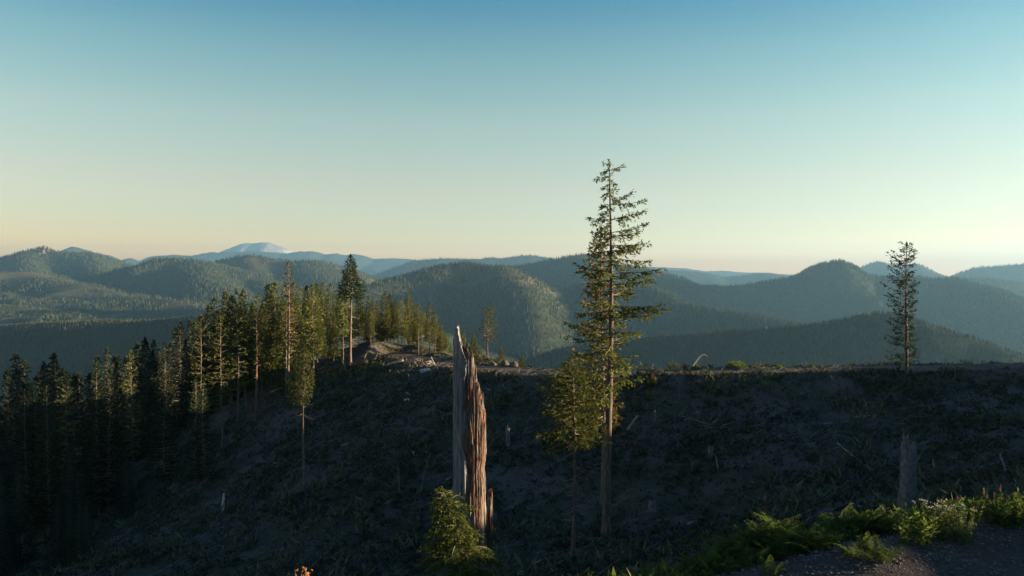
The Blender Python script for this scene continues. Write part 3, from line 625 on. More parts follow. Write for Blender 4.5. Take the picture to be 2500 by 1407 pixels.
LB = [(404, 1474, 398, .2), (414, 1466, 421, -.3), (430, 1455, 436, .2), (456, 1471, 458, .4), (478, 1473, 482, -.5), (505, 1472, 505, .5), (522, 1464, 520, .3), (540, 1434, 529, -.15), (556, 1462, 556, .6), (569, 1450, 566, -.4), (585, 1460, 585, .6), (599, 1436, 603, .1), (612, 1441, 617, .6), (640, 1440, 632, -.5), (665, 1396, 641, .1), (672, 1412, 662, -.4), (690, 1428, 686, .6), (712, 1430, 712, -.6), (735, 1410, 737, .3), (759, 1404, 763, -.1), (775, 1436, 775, .6), (805, 1376, 787, .12), (815, 1410, 812, -.5), (838, 1378, 818, -.1), (850, 1402, 860, .4), (880, 1418, 884, -.4), (905, 1404, 905, .2), (930, 1420, 936, -.5), (960, 1412, 958, .3), (985, 1428, 985, -.3), (1003, 1394, 1000, .1), (1030, 1440, 1040, .4)]
ex = [ebr(a, b, c, o, 0.12, 0.14) for (a, b, c, o) in RB + LB]
rr = np.random.default_rng(5); exf = []
for v in np.linspace(400, 960, 46):                          # branches towards and away from the camera
    L = (0.25 + 1.9 * min(1, (v - 390) / 420)) * rr.uniform(0.5, 1.0); exf.append((zb(v), math.pi / 2 * rr.choice([-1, 1]) + rr.normal(0, 0.55), L, rr.uniform(-0.15, 0.25), -0.12, 0.15, 0.12))
main = conifer(11, Hm, 0.22, 0.9, 0.4, cone, 10, 0.18, 0.038, 0.74, 0.06, 1.35, explicit=exf, parts=ex, hang=0.38, dead=14, dead_zone=(0.38, 0.72), dead_len=1.5, sides=14)
plant(main, base, Hm, 'tallest lone fir with one-sided branches, standing in the gully right of the broken snag', 'fir_tree', sink=0.0)
# bare curved limbs low on its right side are part of the limbs mesh above; its neighbours:
D2 = 38.0
second = conifer(12, 12.4, 0.12, 0.58, 2.5, egg, 84, 0.19, 0.040, 0.8, 0.075, 1.3, e_lo=-0.2, e_hi=0.35, dead=34, dead_zone=(0.05, 0.6), dead_len=1.6, sides=12, bias=(math.pi, 0.15))
stand(1401, 866, D2, second, 'shorter fir with broad crown and pale trunk, left of the tallest lone fir', 'fir_tree', rz=0.0)
behind = conifer(13, 14, 0.11, 0.28, 1.5, column, 130, 0.20, 0.042, 0.6, 0.08, 1.25, needle='needle_rust', dead=10, dead_zone=(0.1, 0.4), gaps=0.1, bias=(math.pi, 0.35))
stand(1471, 556, 47.5, behind, 'slim fir with rusty needles right behind the tallest lone fir', 'fir_tree', rz=0.0)
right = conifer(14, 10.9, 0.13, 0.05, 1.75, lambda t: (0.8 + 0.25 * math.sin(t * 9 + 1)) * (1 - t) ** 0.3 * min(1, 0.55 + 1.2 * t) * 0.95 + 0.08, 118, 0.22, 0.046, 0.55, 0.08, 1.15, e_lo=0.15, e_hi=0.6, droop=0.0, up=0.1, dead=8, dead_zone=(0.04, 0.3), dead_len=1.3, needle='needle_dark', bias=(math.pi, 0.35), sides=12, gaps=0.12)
stand(2214, 594, 61.0, right, 'lone dark fir standing on the road edge at far right', 'fir_tree', vbase=909, rz=0.0)
mid = conifer(15, 14, 0.105, 0.60, 1.5, egg, 100, 0.22, 0.045, 0.6, 0.09, 1.2, e_lo=-0.1, e_hi=0.55, up=0.45, dead=26, dead_zone=(0.5, 0.72), dead_len=1.4, bias=(math.pi, 0.3), sides=10)
stand(741, 848, 60, mid, 'slim fir with bare pole trunk standing alone on the shaded slope below the grove', 'fir_tree', rz=0.0)
odd = conifer(16, 5.6, 0.09, 0.30, 1.05, lambda t: (0.35 + 0.75 * math.sin(min(3.0, 0.4 + t * 2.6))), 60, 0.22, 0.042, 0.5, 0.12, 1.0, needle='needle', e_lo=0.1, e_hi=0.7, dead=26, dead_zone=(0.05, 0.6), dead_len=0.8, bias=(0, 0.3))
stand(1190, 752, 84, odd, 'scraggly thin-crowned conifer alone on the grassy hillock right of the snag', 'conifer', vbase=872, rz=0.3)

# --- the sunlit grove on the knoll
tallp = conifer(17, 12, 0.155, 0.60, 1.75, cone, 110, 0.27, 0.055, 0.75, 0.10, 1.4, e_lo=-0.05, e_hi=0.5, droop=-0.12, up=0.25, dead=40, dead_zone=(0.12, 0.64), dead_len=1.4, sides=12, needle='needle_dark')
stand(856, 623, 86, tallp, 'tallest grove conifer, dark pointed crown above a long bare sunlit trunk', vbase=888, rz=0.4)
spike = conifer(18, 12, 0.13, 0.22, 1.15, lambda t: 0.25 + 0.85 * (1 - t) ** 0.8, 100, 0.26, 0.05, 0.55, 0.12, 1.1, dead=30, dead_zone=(0.1, 0.8), dead_len=0.9, gaps=0.2, needle='needle_rust')
stand(704, 640, 84, spike, 'thin ragged spire rising above the left middle of the grove', vbase=915, rz=1.0)
snagr = conifer(19, 9.5, 0.11, 0.97, 0.1, cone, 3, 0.15, 0.02, 0.2, 0.2, 0.5, dead=24, dead_zone=(0.05, 0.9), dead_len=0.5, bark='bark_red', top_tuft=False)
stand(625, 772, 82, snagr, 'bare reddish dead trunk without needles at the left of the grove', 'dead_conifer')
NAMED = [(489, 769, 77, thin[0], 'leftmost thin sparse conifer of the sunlit grove edge'), (539, 764, 79, thin[1], 'second thin conifer from the left edge of the grove'), (579, 708, 84, thin[2], 'slim conifer with sunlit trunk left of the red dead trunk'),
         (764, 694, 83, pole[0], 'grove conifer with thick sunlit lower trunk nearest the slope edge'), (838, 706, 87, pole[1], 'leaning thin trunk just left of the tallest grove conifer'), (913, 728, 95, pole[2], 'first slender pole conifer right of the tallest grove conifer'),
         (981, 728, 93, pole[0], 'sunlit pole conifer behind the slash pile'), (998, 712, 96, pole[1], 'tallest conifer of the right end of the grove'), (1022, 742, 92, pole[2], 'slim conifer above the right end of the slash pile'), (1049, 739, 90, pole[0], 'pole conifer with two bare sunlit trunks near the right grove end'),
         (1063, 762, 91, pole[1], 'short pole conifer second from the right grove end'), (1077, 790, 93, young[1], 'small rightmost conifer tapering off the grove'), (697, 694, 86, thin[0], 'slim straight trunk close beside the ragged spire')]
for (u, v, d, p_, lab) in NAMED: stand(u, v, d, p_, lab)
GR = [(522, 727, 96), (551, 713, 97), (565, 724, 92), (595, 709, 93), (628, 720, 91), (655, 693, 92), (672, 690, 94), (716, 690, 92), (736, 704, 96), (750, 698, 90), (772, 693, 90), (788, 691, 97), (808, 693, 93), (824, 720, 99), (876, 722, 95), (900, 729, 99), (939, 716, 103), (953, 719, 101), (964, 734, 100), (1010, 748, 104), (1036, 762, 101), (1087, 811, 97), (640, 745, 87), (690, 735, 89), (730, 745, 88), (780, 755, 88), (600, 775, 88), (815, 765, 90), (890, 775, 98), (930, 765, 101), (560, 800, 88), (670, 790, 87), (885, 740, 96), (905, 752, 94), (922, 742, 99), (946, 735, 98), (972, 748, 97), (990, 752, 99), (1004, 735, 101), (1016, 762, 97), (1030, 768, 95), (1044, 770, 98), (1056, 780, 96), (1070, 795, 97), (1092, 820, 95), (1100, 835, 93), (860, 745, 94), (845, 730, 96), (700, 720, 95), (615, 740, 95), (580, 745, 94)]
for k, (u, v, d) in enumerate(GR):
    stand(u, v, d, bushy[(k * 7) % 4] if k % 4 else pole[k % 3], 'bushy green conifer standing inside the sunlit grove on the knoll', group='conifers of the sunlit grove')
for (u, v, d, vb, lab) in [(1130, 806, 88, 885, 'bushy young conifer half hidden behind the snag top'), (1156, 814, 90, 880, 'small pointed conifer right behind the snag on the hillock'), (1172, 842, 90, 880, 'low young conifer left of the scraggly thin-crowned conifer'), (1224, 842, 86, 880, 'small dark cone-shaped conifer right of the scraggly conifer'), (1276, 866, 80, 912, 'small conifer at the right end of the grassy hillock')]:
    stand(u, v, d, young[int(u) % 3], lab, vbase=vb)

# --- trees on the dark left slope, only their tips in the sun
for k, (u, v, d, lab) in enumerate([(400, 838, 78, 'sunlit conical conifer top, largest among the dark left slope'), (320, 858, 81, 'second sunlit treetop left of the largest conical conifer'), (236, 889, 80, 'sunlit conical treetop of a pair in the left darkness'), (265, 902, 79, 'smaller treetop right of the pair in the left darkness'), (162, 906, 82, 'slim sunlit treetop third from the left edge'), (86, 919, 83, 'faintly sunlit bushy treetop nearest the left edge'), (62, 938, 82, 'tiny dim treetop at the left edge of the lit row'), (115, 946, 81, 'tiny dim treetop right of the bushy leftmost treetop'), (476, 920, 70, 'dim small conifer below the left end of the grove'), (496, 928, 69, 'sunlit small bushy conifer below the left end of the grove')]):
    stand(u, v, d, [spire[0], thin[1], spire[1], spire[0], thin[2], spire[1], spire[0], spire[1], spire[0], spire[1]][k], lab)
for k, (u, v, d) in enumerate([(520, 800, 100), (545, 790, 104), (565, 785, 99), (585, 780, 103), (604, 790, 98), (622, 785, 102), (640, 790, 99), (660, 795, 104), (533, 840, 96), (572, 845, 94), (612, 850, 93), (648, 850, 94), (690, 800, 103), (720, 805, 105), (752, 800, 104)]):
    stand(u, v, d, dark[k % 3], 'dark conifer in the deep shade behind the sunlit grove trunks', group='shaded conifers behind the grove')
rr = np.random.default_rng(31)
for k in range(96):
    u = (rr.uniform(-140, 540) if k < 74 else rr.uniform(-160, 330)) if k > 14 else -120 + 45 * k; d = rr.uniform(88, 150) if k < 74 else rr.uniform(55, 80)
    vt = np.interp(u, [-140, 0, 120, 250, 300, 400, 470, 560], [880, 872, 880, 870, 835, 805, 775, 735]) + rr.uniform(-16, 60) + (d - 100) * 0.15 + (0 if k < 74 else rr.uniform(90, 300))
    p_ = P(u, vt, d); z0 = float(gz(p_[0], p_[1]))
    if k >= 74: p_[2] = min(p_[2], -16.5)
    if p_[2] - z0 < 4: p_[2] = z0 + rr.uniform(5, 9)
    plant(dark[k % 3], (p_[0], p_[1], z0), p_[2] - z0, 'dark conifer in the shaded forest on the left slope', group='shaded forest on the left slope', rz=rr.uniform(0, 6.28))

# ------------------------------------------------------------------ the broken snag
def wood_mat(name, stops, zs, bump=1.0, nscale=5.0):
    m, t, out = new_mat(name)
    tc = N(t, 'ShaderNodeTexCoord'); mp = N(t, 'ShaderNodeMapping'); mp.inputs['Scale'].default_value = (1, 1, zs); t.links.new(tc.outputs['Object'], mp.inputs['Vector'])
    n1 = N(t, 'ShaderNodeTexNoise', Scale=nscale, Detail=7, Roughness=0.65); t.links.new(mp.outputs[0], n1.inputs['Vector'])
    n2 = N(t, 'ShaderNodeTexNoise', Scale=nscale * 5, Detail=4, Roughness=0.6); t.links.new(mp.outputs[0], n2.inputs['Vector'])
    c = ramp(t, n1.outputs['Fac'], stops)
    c = mix(t, 0.75, c, ramp(t, n2.outputs['Fac'], [(0.36, (0.16, 0.15, 0.15)), (0.5, (0.75, 0.74, 0.73)), (0.62, (1, 1, 1))]), 'MULTIPLY')
    b = N(t, 'ShaderNodeBsdfPrincipled', Roughness=0.9); b.inputs['Specular IOR Level'].default_value = 0.1; t.links.new(c, b.inputs['Base Color'])
    bp = N(t, 'ShaderNodeBump', Strength=bump, Distance=0.03); t.links.new(n2.outputs['Fac'], bp.inputs['Height']); t.links.new(bp.outputs[0], b.inputs['Normal'])
    t.links.new(b.outputs[0], out.inputs['Surface'])
    return m
M['snag_grey'] = wood_mat('weathered_grey_wood', [(0.30, (0.12, 0.12, 0.125)), (0.5, (0.23, 0.232, 0.238)), (0.7, (0.36, 0.36, 0.365))], 0.07)
M['snag_rot'] = wood_mat('rotten_wood', [(0.28, (0.06, 0.045, 0.038)), (0.40, (0.13, 0.09, 0.07)), (0.45, (0.19, 0.08, 0.05)), (0.49, (0.14, 0.115, 0.10)), (0.60, (0.21, 0.18, 0.155)), (0.75, (0.32, 0.285, 0.25))], 0.14, 1.0, 4.5)

SD = 21.0
sb = P(1146, 1400, SD); sz0 = float(gz(sb[0], SD)) - 0.3
snag = empty('snag', (sb[0], SD, sz0))
tag(snag, 'tall broken snag, weathered grey on the left, rotten red-brown on the right', 'snag')
def pxx(u): return (u - 1146) / F * SD
def pz(v):
    b_ = (CV - np.asarray(v, float)) / F; c_, s_ = math.cos(PITCH), math.sin(PITCH)
    return (s_ + b_ * c_) / (c_ - b_ * s_) * SD - sz0
def shell(name, th0, th1, cx, cyo, Rf, Tf, mat, n=200, rows=150, thick=None, seed=0, amp=0.05, fr=14, parent=snag, jag=0.12, low=0.0, peel=0.0, ragged=0.0):
    """upright curved wall of split wood: angle runs th0..th1, radius Rf(th, v), broken top Tf(x)"""
    th = np.linspace(th0, th1, n); t_ = np.linspace(0, 1, rows)
    x0 = cx + Rf(th, 0.5) * np.cos(th)
    top = Tf(x0) + jag * (fbm(th * 40, th * 0 + seed, 3, seed) * 0.7 + np.abs(vnoise(th * 90, th * 0, seed + 3)) * 0.5)
    z = low + (top[:, None] - low) * t_[None, :]
    TH = np.repeat(th[:, None], rows, 1)
    if ragged: TH = TH + ragged * fbm(z * 1.7, TH * 0 + seed, 4, seed + 61) * (np.exp(-(TH - th0) / 0.35) )
    gro = fbm(TH * fr, z * 0.35, 4, seed + 7, True); fine = fbm(TH * fr * 4, z * 0.9, 3, seed + 17)
    mid_ = fbm(TH * fr * 2.3 + seed, z * 0.8, 3, seed + 27)
    chunk = fbm(TH * 4.5 + seed, z * 1.6, 4, seed + 37)
    R = Rf(TH, z) * (1 + amp * gro * 0.45 + amp * 0.55 * fine + amp * 0.5 * mid_ + amp * 0.9 * chunk)
    if peel:          # slabs torn away in steps
        rp = np.random.default_rng(seed + 5)
        for cells in (7.3, 15.1, 27.7):
            cid = np.floor((TH + 0.05 * fbm(TH * 3, z * 0.7, 2, seed + 2)) * cells).astype(int) % 97
            zbk = rp.uniform(low + 1.2, float(top.max()), 97); dep = rp.uniform(0, 1, 97) * peel * (1.4 if cells < 10 else 0.8)
            R = R - dep[cid] * (z > zbk[cid]) * (rp.random(97) < 0.75)[cid]
    if ragged: R = R - 0.05 * np.exp(-(TH - TH[0]) / 0.14)
    Vo = np.stack([cx + R * np.cos(TH), cyo - R * np.sin(TH), z], -1)
    k = (np.arange(n - 1)[:, None] * rows + np.arange(rows - 1)[None, :]).ravel(); Q = [np.stack([k, k + rows, k + rows + 1, k + 1], 1)]
    V = [Vo.reshape(-1, 3)]
    if thick:
        Ri = R - thick * (0.7 + 0.3 * fine) * ((1 - np.exp(-(TH - TH[0]) / 0.2)) if ragged else 1) - 0.006; Vi = np.stack([cx + Ri * np.cos(TH), cyo - Ri * np.sin(TH), z - 0.02], -1); off = n * rows
        V.append(Vi.reshape(-1, 3)); Q.append(np.stack([k, k + 1, k + rows + 1, k + rows], 1) + off)
        kt = np.arange(n - 1) * rows + rows - 1; Q.append(np.stack([kt, kt + rows, kt + rows + off, kt + off], 1))
        for e in (0, (n - 1) * rows):
            q = e + np.arange(rows - 1); Q.append(np.stack([q, q + 1, q + 1 + off, q + off], 1))
    else:
        kt = np.arange(n - 1) * rows + rows - 1; cpt = np.array([[cx, cyo, float(np.min(top)) - 0.25]]); c = n * rows; V.append(cpt)
        Q.append(np.stack([kt, kt + rows, np.full(n - 1, c), np.full(n - 1, c)], 1)[:, :3])
    return obj(name, mesh_np(name, np.vstack(V), Q, True, mat), parent)
ux = np.array([1100, 1106, 1109, 1113, 1116, 1119, 1122, 1126, 1131, 1136, 1140, 1143, 1146, 1150]); uv = np.array([840, 822, 804, 796, 806, 826, 834, 850, 866, 880, 890, 915, 945, 985])
shell('weathered_shell', math.radians(100), math.radians(275), 0.0, 0.0, lambda th, z: 0.44 + 0.05 * np.exp(-np.clip(z, 0, 9) / 1.6) + 0 * th, lambda x: np.interp(x, pxx(ux), pz(uv)), M['snag_grey'], 300, 200, 0.045, 3, 0.06, 13, jag=0.09, peel=0.02, ragged=0.3)
cx_ = pxx(1150); cu = np.array([1105, 1120, 1126, 1130, 1134, 1138, 1144, 1150, 1154, 1158, 1163, 1168, 1172, 1178, 1183, 1188]); cv = np.array([905, 872, 850, 842, 841, 849, 852, 862, 868, 892, 915, 940, 952, 972, 998, 1010])
def core_r(th, z):
    z = np.asarray(z) + 0 * np.asarray(th); zr = np.interp(z, [pz(1400), pz(1250), pz(1185), pz(1140), pz(1110), pz(1000), pz(900), pz(840)], [0.42, 0.41, 0.39, 0.36, 0.40, 0.40, 0.36, 0.33])
    return zr * (1 - 0.06 * np.sin(th))
shell('rotten_heartwood', math.radians(-178), math.radians(181), cx_, -0.035, core_r, lambda x: np.interp(x, pxx(cu), pz(cv)), M['snag_rot'], 420, 230, None, 11, 0.075, 9, jag=0.16, peel=0.02)
shell('side_slab', math.radians(-70), math.radians(125), pxx(1190), 0.08, lambda th, z: 0.14 + 0.02 * np.sin(th * 3) + 0 * z, lambda x: pz(1215) + 0 * x + (x - pxx(1190)) * 0.5, M['snag_rot'], 120, 110, 0.05, 23, 0.10, 8, jag=0.22, peel=0.02)
rs = np.random.default_rng(41)
for k in range(16):        # splinters standing along the torn edge
    u = rs.uniform(1122, 1186); v = np.interp(u, cu, cv) + rs.uniform(-4, 60); g = Geo(); l = rs.uniform(0.15, 0.45); rr_ = rs.uniform(0.012, 0.03)
    g.tube(np.array([[0, 0, -0.15], [rs.normal(0, .01), rs.normal(0, .01), l * 0.5], [rs.normal(0, .03), rs.normal(0, .03), l]]), [rr_, rr_ * 0.8, 0.003], 5)
    obj('splinter', g.mesh('splinter', M['snag_rot']), snag, (pxx(u) * 0.97, -0.30 + rs.uniform(0, .3), pz(v)))

# ------------------------------------------------------------------ young hemlock in front of it
D = 15.5
hb = P(1138, 1400, D); hz0 = float(gz(hb[0], D)); hH = P(0, 1190, D)[2] - hz0
hem = conifer(77, hH, 0.030, 0.04, 0.96, lambda t: (1 - t) ** 0.7 * 0.98 + 0.08, 78, 0.06, 0.014, 0.34, 0.025, 1.5, e_lo=0.22, e_hi=0.6, droop=-0.42, up=-0.16, needle='hemlock', lean=-0.22, hang=0.35, jit=0.45, sides=7)
plant(hem, (hb[0], D, hz0), hH, 'young bright green hemlock with drooping tip in front of the broken snag', 'hemlock_tree', sink=0.0)

# ------------------------------------------------------------------ plants along the landing edge
def frond(seed, L=0.9):
    r = np.random.default_rng(seed); g = Geo(); n = 16; s = np.linspace(0.0, 1, 22)
    rach = np.stack([L * (0.55 * s + 0.38 * s ** 2), 0 * s + 0.03 * np.sin(s * 3 + seed), L * (0.95 * s - 0.62 * s ** 2.2)], 1)
    g.tube(rach, np.linspace(0.006, 0.002, len(s)), 3, False)
    for k in range(n):
        f = 0.22 + 0.76 * k / n; p = np.array([np.interp(f, s, rach[:, q]) for q in range(3)]); i = min(20, int(f * 21)); d = unit(rach[i + 1] - rach[i])
        l = L * 0.34 * (1 - (k / n)) ** 0.8 + 0.02
        for sd_ in (-1, 1):
            pd = unit(d * 0.45 + np.array([0, sd_, 0]) + np.array([0, 0, -0.12]) + r.normal(0, 0.08, 3)); m_ = max(3, int(l / 0.04)); ff = np.linspace(0.08, 0.97, m_)
            pp = p + pd * (l * ff)[:, None]; pp[:, 2] -= 0.25 * l * ff ** 2
            for s2 in (-1, 1):
                sv = unit(np.cross(pd, np.array([0, 0, 1.0]))) * s2; ld = unit(pd * 0.55 + sv + r.normal(0, 0.15, (m_, 3)))
                g.kites(pp, ld, l * 0.34 * (1.05 - ff) + 0.016, 0.015 + 0 * ff, roll=np.array([0, 0, 1.0]) + r.normal(0, 0.3, (m_, 3)), r=r)
    return g.mesh('frond', M['fern'])
FR = [frond(k, 1.0) for k in range(5)]
rf = np.random.default_rng(91)
def fern(u, v, size, label, n=None, group='ferns along the landing edge', dmin=8.0):
    p = hit(u, v, dmin); e = empty('fern', p, rf.uniform(0, 6.28)); tag(e, label, 'fern', group)
    for k in range(n or int(rf.integers(8, 13))):
        o = obj('frond', FR[int(rf.integers(5))], e, (rf.normal(0, .06), rf.normal(0, .06), -0.03)); sc = size * rf.uniform(0.55, 0.95)
        o.scale = (sc, sc, sc); o.rotation_euler = (rf.normal(0, .25), rf.uniform(-0.85, -0.1), k * 2.4 + rf.normal(0, .3))
FERNS_SCALE = .88
FERNS = [(1615, 1404, .6), (1655, 1400, .6), (1688, 1404, .55), (1712, 1372, .7), (1700, 1345, .65), (1738, 1345, .8), (1775, 1340, .95), (1812, 1338, .9), (1838, 1348, .8), (1800, 1368, .7), (1870, 1335, .85), (1905, 1340, 1.0), (1935, 1330, .95), (1925, 1358, .8), (1958, 1352, .85), (1985, 1350, .75), (2008, 1345, .6), (2040, 1318, .7), (2070, 1312, .75), (2105, 1312, .75), (2132, 1312, .8), (1745, 1402, .6), (1670, 1372, .6), (1640, 1350, .7), (1665, 1335, .7), (1720, 1318, .8), (1768, 1310, .8), (1850, 1312, .9), (1890, 1308, .9), (1840, 1385, .55), (1790, 1398, .5), (1600, 1375, .6), (1570, 1400, .55), (1620, 1360, .6), (1655, 1315, .6), (1690, 1310, .65), (1880, 1370, .6), (1860, 1358, .65), (1745, 1375, .6), (1715, 1402, .5), (2020, 1305, .6), (1960, 1312, .75)]
for k, (u, v, s_) in enumerate(FERNS): fern(u, v, s_ * FERNS_SCALE, 'green bracken fern in the sunlit row along the landing edge')
fern(2113, 1352, .5, 'small fern alone at the edge of the dark gravel', 8); fern(2085, 1372, .42, 'lowest small fern spreading onto the dark gravel', 7); fern(2150, 1368, .45, 'small fern at the right end of the gravel edge', 7)
fern(1890, 1405, .35, 'small fern at the bottom edge of the gravel', 7, 'ferns along the landing edge')

def leafy(seed, h, n, spread, flower=None, mat='fern', fl_n=10, leaf=0.07, lw=0.009, spike=False):
    """upright stems with narrow leaves; optional flower heads or a flower spike -> (stems, leaves, flowers)"""
    r = np.random.default_rng(seed); sg, lg, fg = Geo(), Geo(), Geo()
    for k in range(n):
        a = r.uniform(0, 6.28); rad = spread * math.sqrt(r.random()); hh = h * r.uniform(0.65, 1.05); b = np.array([rad * math.cos(a), rad * math.sin(a), -0.03])
        tip = b + np.array([r.normal(0, .1) * hh + b[0] * .3, r.normal(0, .1) * hh + b[1] * .3, hh]); s = np.linspace(0, 1, 5)[:, None]
        pts = b * (1 - s) + tip * s; sg.tube(pts, np.linspace(0.004, 0.002, 5), 3, False)
        m_ = int(hh / 0.018); f = r.uniform(0.12, 0.75 if spike else 0.97, m_)[:, None]; d = unit(np.concatenate([r.normal(0, 1, (m_, 2)), r.uniform(0.1, 1.0, (m_, 1))], 1))
        lg.kites(b * (1 - f) + tip * f, d, leaf * r.uniform(0.6, 1.2, m_), lw, r=r)
        if flower:
            if spike:
                q = 30; f = r.uniform(0.80, 1.0, q)[:, None]; d = unit(np.concatenate([r.normal(0, 1, (q, 2)), r.uniform(-.2, .5, (q, 1))], 1)); fg.kites(b * (1 - f) + tip * f, d, 0.05 * (1.25 - f[:, 0]) * 1.3, 0.010, r=r)
            else:
                q = fl_n; c = tip + r.normal(0, 0.018, (q, 3)) * np.array([1, 1, .5]); d = unit(np.concatenate([r.normal(0, .6, (q, 2)), r.uniform(0.3, 1.0, (q, 1))], 1)); fg.kites(c, d, 0.02, 0.008, r=r)
    out = [('stems', sg.mesh('stems', M['grass'])), ('leaves', lg.mesh('leaves', M[mat]))]
    if flower: out.append(('flowers', fg.mesh('flowers', M[flower])))
    return out
def put(name, meshes, p, label, cat='plant', group=None, sc=1.0):
    e = empty(name, p, rf.uniform(0, 6.28), sc); tag(e, label, cat, group)
    for (n_, me) in meshes: obj(n_, me, e)['kind'] = 'stuff'
    return e
ever = [leafy(700 + k, 0.62, 30, 0.26, 'flower_white') for k in range(2)]
ever2 = [leafy(720 + k, 0.5, 16, 0.2, 'flower_white') for k in range(2)]
fire = [leafy(740 + k, 0.85, 2, 0.10, 'flower_pink', leaf=0.10, lw=0.011, spike=True) for k in range(3)]
weed = [leafy(760 + k, 0.5, 14, 0.2, None, leaf=0.09, lw=0.016) for k in range(3)]
put('everlasting_plant', ever[0], hit(2288, 1322), 'large clump of white-flowered everlasting on the gravel edge', 'wildflower')
put('everlasting_plant', ever[1], hit(2338, 1328), 'right part of the white-flowered everlasting clump, tops pale yellow', 'wildflower', sc=0.95)
put('leafy_weed', weed[0], hit(2222, 1335), 'upright leafy weed left of the white-flowered clump', sc=1.25)
put('leafy_weed', weed[1], hit(2250, 1325), 'leafy weed touching the white-flowered clump on its left', sc=1.1)
put('leafy_weed', weed[2], hit(2180, 1300), 'small leafy weed between the ferns and the white-flowered clump', sc=0.6)
for (u, v, k, lab) in [(2345, 1268, 0, 'fireweed with faint pink tip behind the white-flowered clump'), (2398, 1262, 1, 'fireweed with the brightest pink tip at lower right'), (2428, 1268, 2, 'fireweed right of the brightest pink tip')]:
    put('fireweed', fire[k], hit(u, v), lab, 'wildflower', sc=0.8)
for k, (u, v) in enumerate([(2375, 1272), (2410, 1285), (2450, 1268), (2485, 1275), (2505, 1262), (2320, 1285), (2440, 1282), (2470, 1290)]):
    put('leafy_weed', weed[k % 3], hit(u, v), 'green leafy weed at the right edge above the gravel', group='weeds at the right edge', sc=0.9)
for k, (u, v) in enumerate([(1455, 1425), (1478, 1420), (1500, 1418), (1522, 1412), (1545, 1410), (1570, 1415), (1590, 1408)]):
    put('everlasting_plant', ever2[k % 2], hit(u, v), 'small white everlasting flowers at the bottom edge below the tallest fir', 'wildflower', 'white flowers at the bottom edge', sc=0.85)
put('leafy_weed', weed[1], hit(1342, 1445), 'lone leafy stem at the bottom edge left of the white flowers', sc=0.9)
put('leafy_weed', weed[2], hit(1420, 1432), 'low leafy weed left of the white flowers at the bottom edge', sc=0.7)
def grass_tuft(seed, h, n, spread, lw=0.004):
    r = np.random.default_rng(seed); g = Geo()
    for k in range(n):
        a = r.uniform(0, 6.28); b = np.array([r.normal(0, spread), r.normal(0, spread), -0.02]); hh = h * r.uniform(0.5, 1.1); s = np.linspace(0, 1, 6)
        pts = b + np.stack([math.cos(a) * 0.35 * hh * s ** 2, math.sin(a) * 0.35 * hh * s ** 2, hh * (s - 0.12 * s ** 3)], 1); g.tube(pts, np.linspace(lw, lw * 0.3, 6), 3, False)
    return g.mesh('blades', M['grass'])
GT = [grass_tuft(k, 0.7, 9, 0.1) for k in range(3)]
for k, (u, v) in enumerate([(1475, 1415), (1500, 1400), (1552, 1398), (1600, 1395), (1622, 1390), (1645, 1385), (1530, 1418), (1578, 1405)]):
    o = obj('grass_tuft', GT[k % 3], None, hit(u, v), rf.uniform(0, 6.28)); tag(o, 'thin dry grass stems rising from the bottom edge left of the ferns', 'grass', 'dry grass stems at the bottom edge')
# orange-leaved shrub at the bottom edge
p = P(734, 1384, 14.0); z0 = float(gz(p[0], 14.0)); hh = p[2] - z0; g1, g2 = Geo(), Geo(); r = np.random.default_rng(3)
for k in range(9):
    a = r.uniform(0, 6.28); tip = np.array([0.10 * math.cos(a), 0.10 * math.sin(a), hh * r.uniform(0.86, 1)]); s = np.linspace(0, 1, 5)[:, None]; g1.tube(s * tip + np.array([0, 0, -0.05]) * (1 - s), np.linspace(.012, .004, 5), 4, False)
    q = 22; f = r.uniform(.72, 1, q)[:, None]; g2.kites(tip * f + r.normal(0, .045, (q, 3)), unit(r.normal(0, 1, (q, 3)) + np.array([0, 0, .3])), .06, .02, r=r)
sh = empty('shrub', (p[0], 14.0, z0)); tag(sh, 'small shrub with orange autumn leaves at the bottom edge', 'shrub'); obj('stems', g1.mesh('stems', M['limb']), sh)['kind'] = 'stuff'; obj('leaves', g2.mesh('leaves', M['leaf_orange']), sh)['kind'] = 'stuff'

vk = lambda x, y, r: (np.abs(y - land_edge(np.clip(x, 0, 22)) - .55) < .75) & (x > .6)
EDGE_BRUSH = vk
# gravel
OC = np.array([[1, 0, 0], [-1, 0, 0], [0, 1, 0], [0, -1, 0], [0, 0, 1], [0, 0, -1.0]]); OT = np.array([[0, 2, 4], [2, 1, 4], [1, 3, 4], [3, 0, 4], [2, 0, 5], [1, 2, 5], [3, 1, 5], [0, 3, 5]])
def stones(n, xy, sizes, name, mat, seed):
    r = np.random.default_rng(seed); x, y = xy(r, n); z = gz(x, y) + 0.035; s = sizes(r, n)
    V = OC[None] * s[:, None, None] * r.uniform(0.55, 1.25, (n, 6, 1)) * np.array([1.15, 0.9, 0.62]); a = r.uniform(0, 6.28, n); ca, sa = np.cos(a)[:, None], np.sin(a)[:, None]
    V = np.stack([V[..., 0] * ca - V[..., 1] * sa, V[..., 0] * sa + V[..., 1] * ca, V[..., 2]], -1) + np.stack([x, y, z], -1)[:, None, :]
    return obj(name, mesh_np(name, V.reshape(-1, 3), (OT[None] + 6 * np.arange(n)[:, None, None]).reshape(-1, 3), False, mat))
def land_xy(r, n):
    x = r.uniform(1.5, 15, n); y = land_edge(x) + 0.15 - np.abs(r.normal(0, 2.2, n)); return x, np.clip(y, 7.2, 17)
o = stones(9000, land_xy, lambda r, n: 0.010 + 0.022 * r.random(n) ** 3, 'gravel', M['stone'], 8); tag(o, 'loose gravel scattered over the dark landing', 'gravel', kind='stuff')
rs = np.random.default_rng(55)
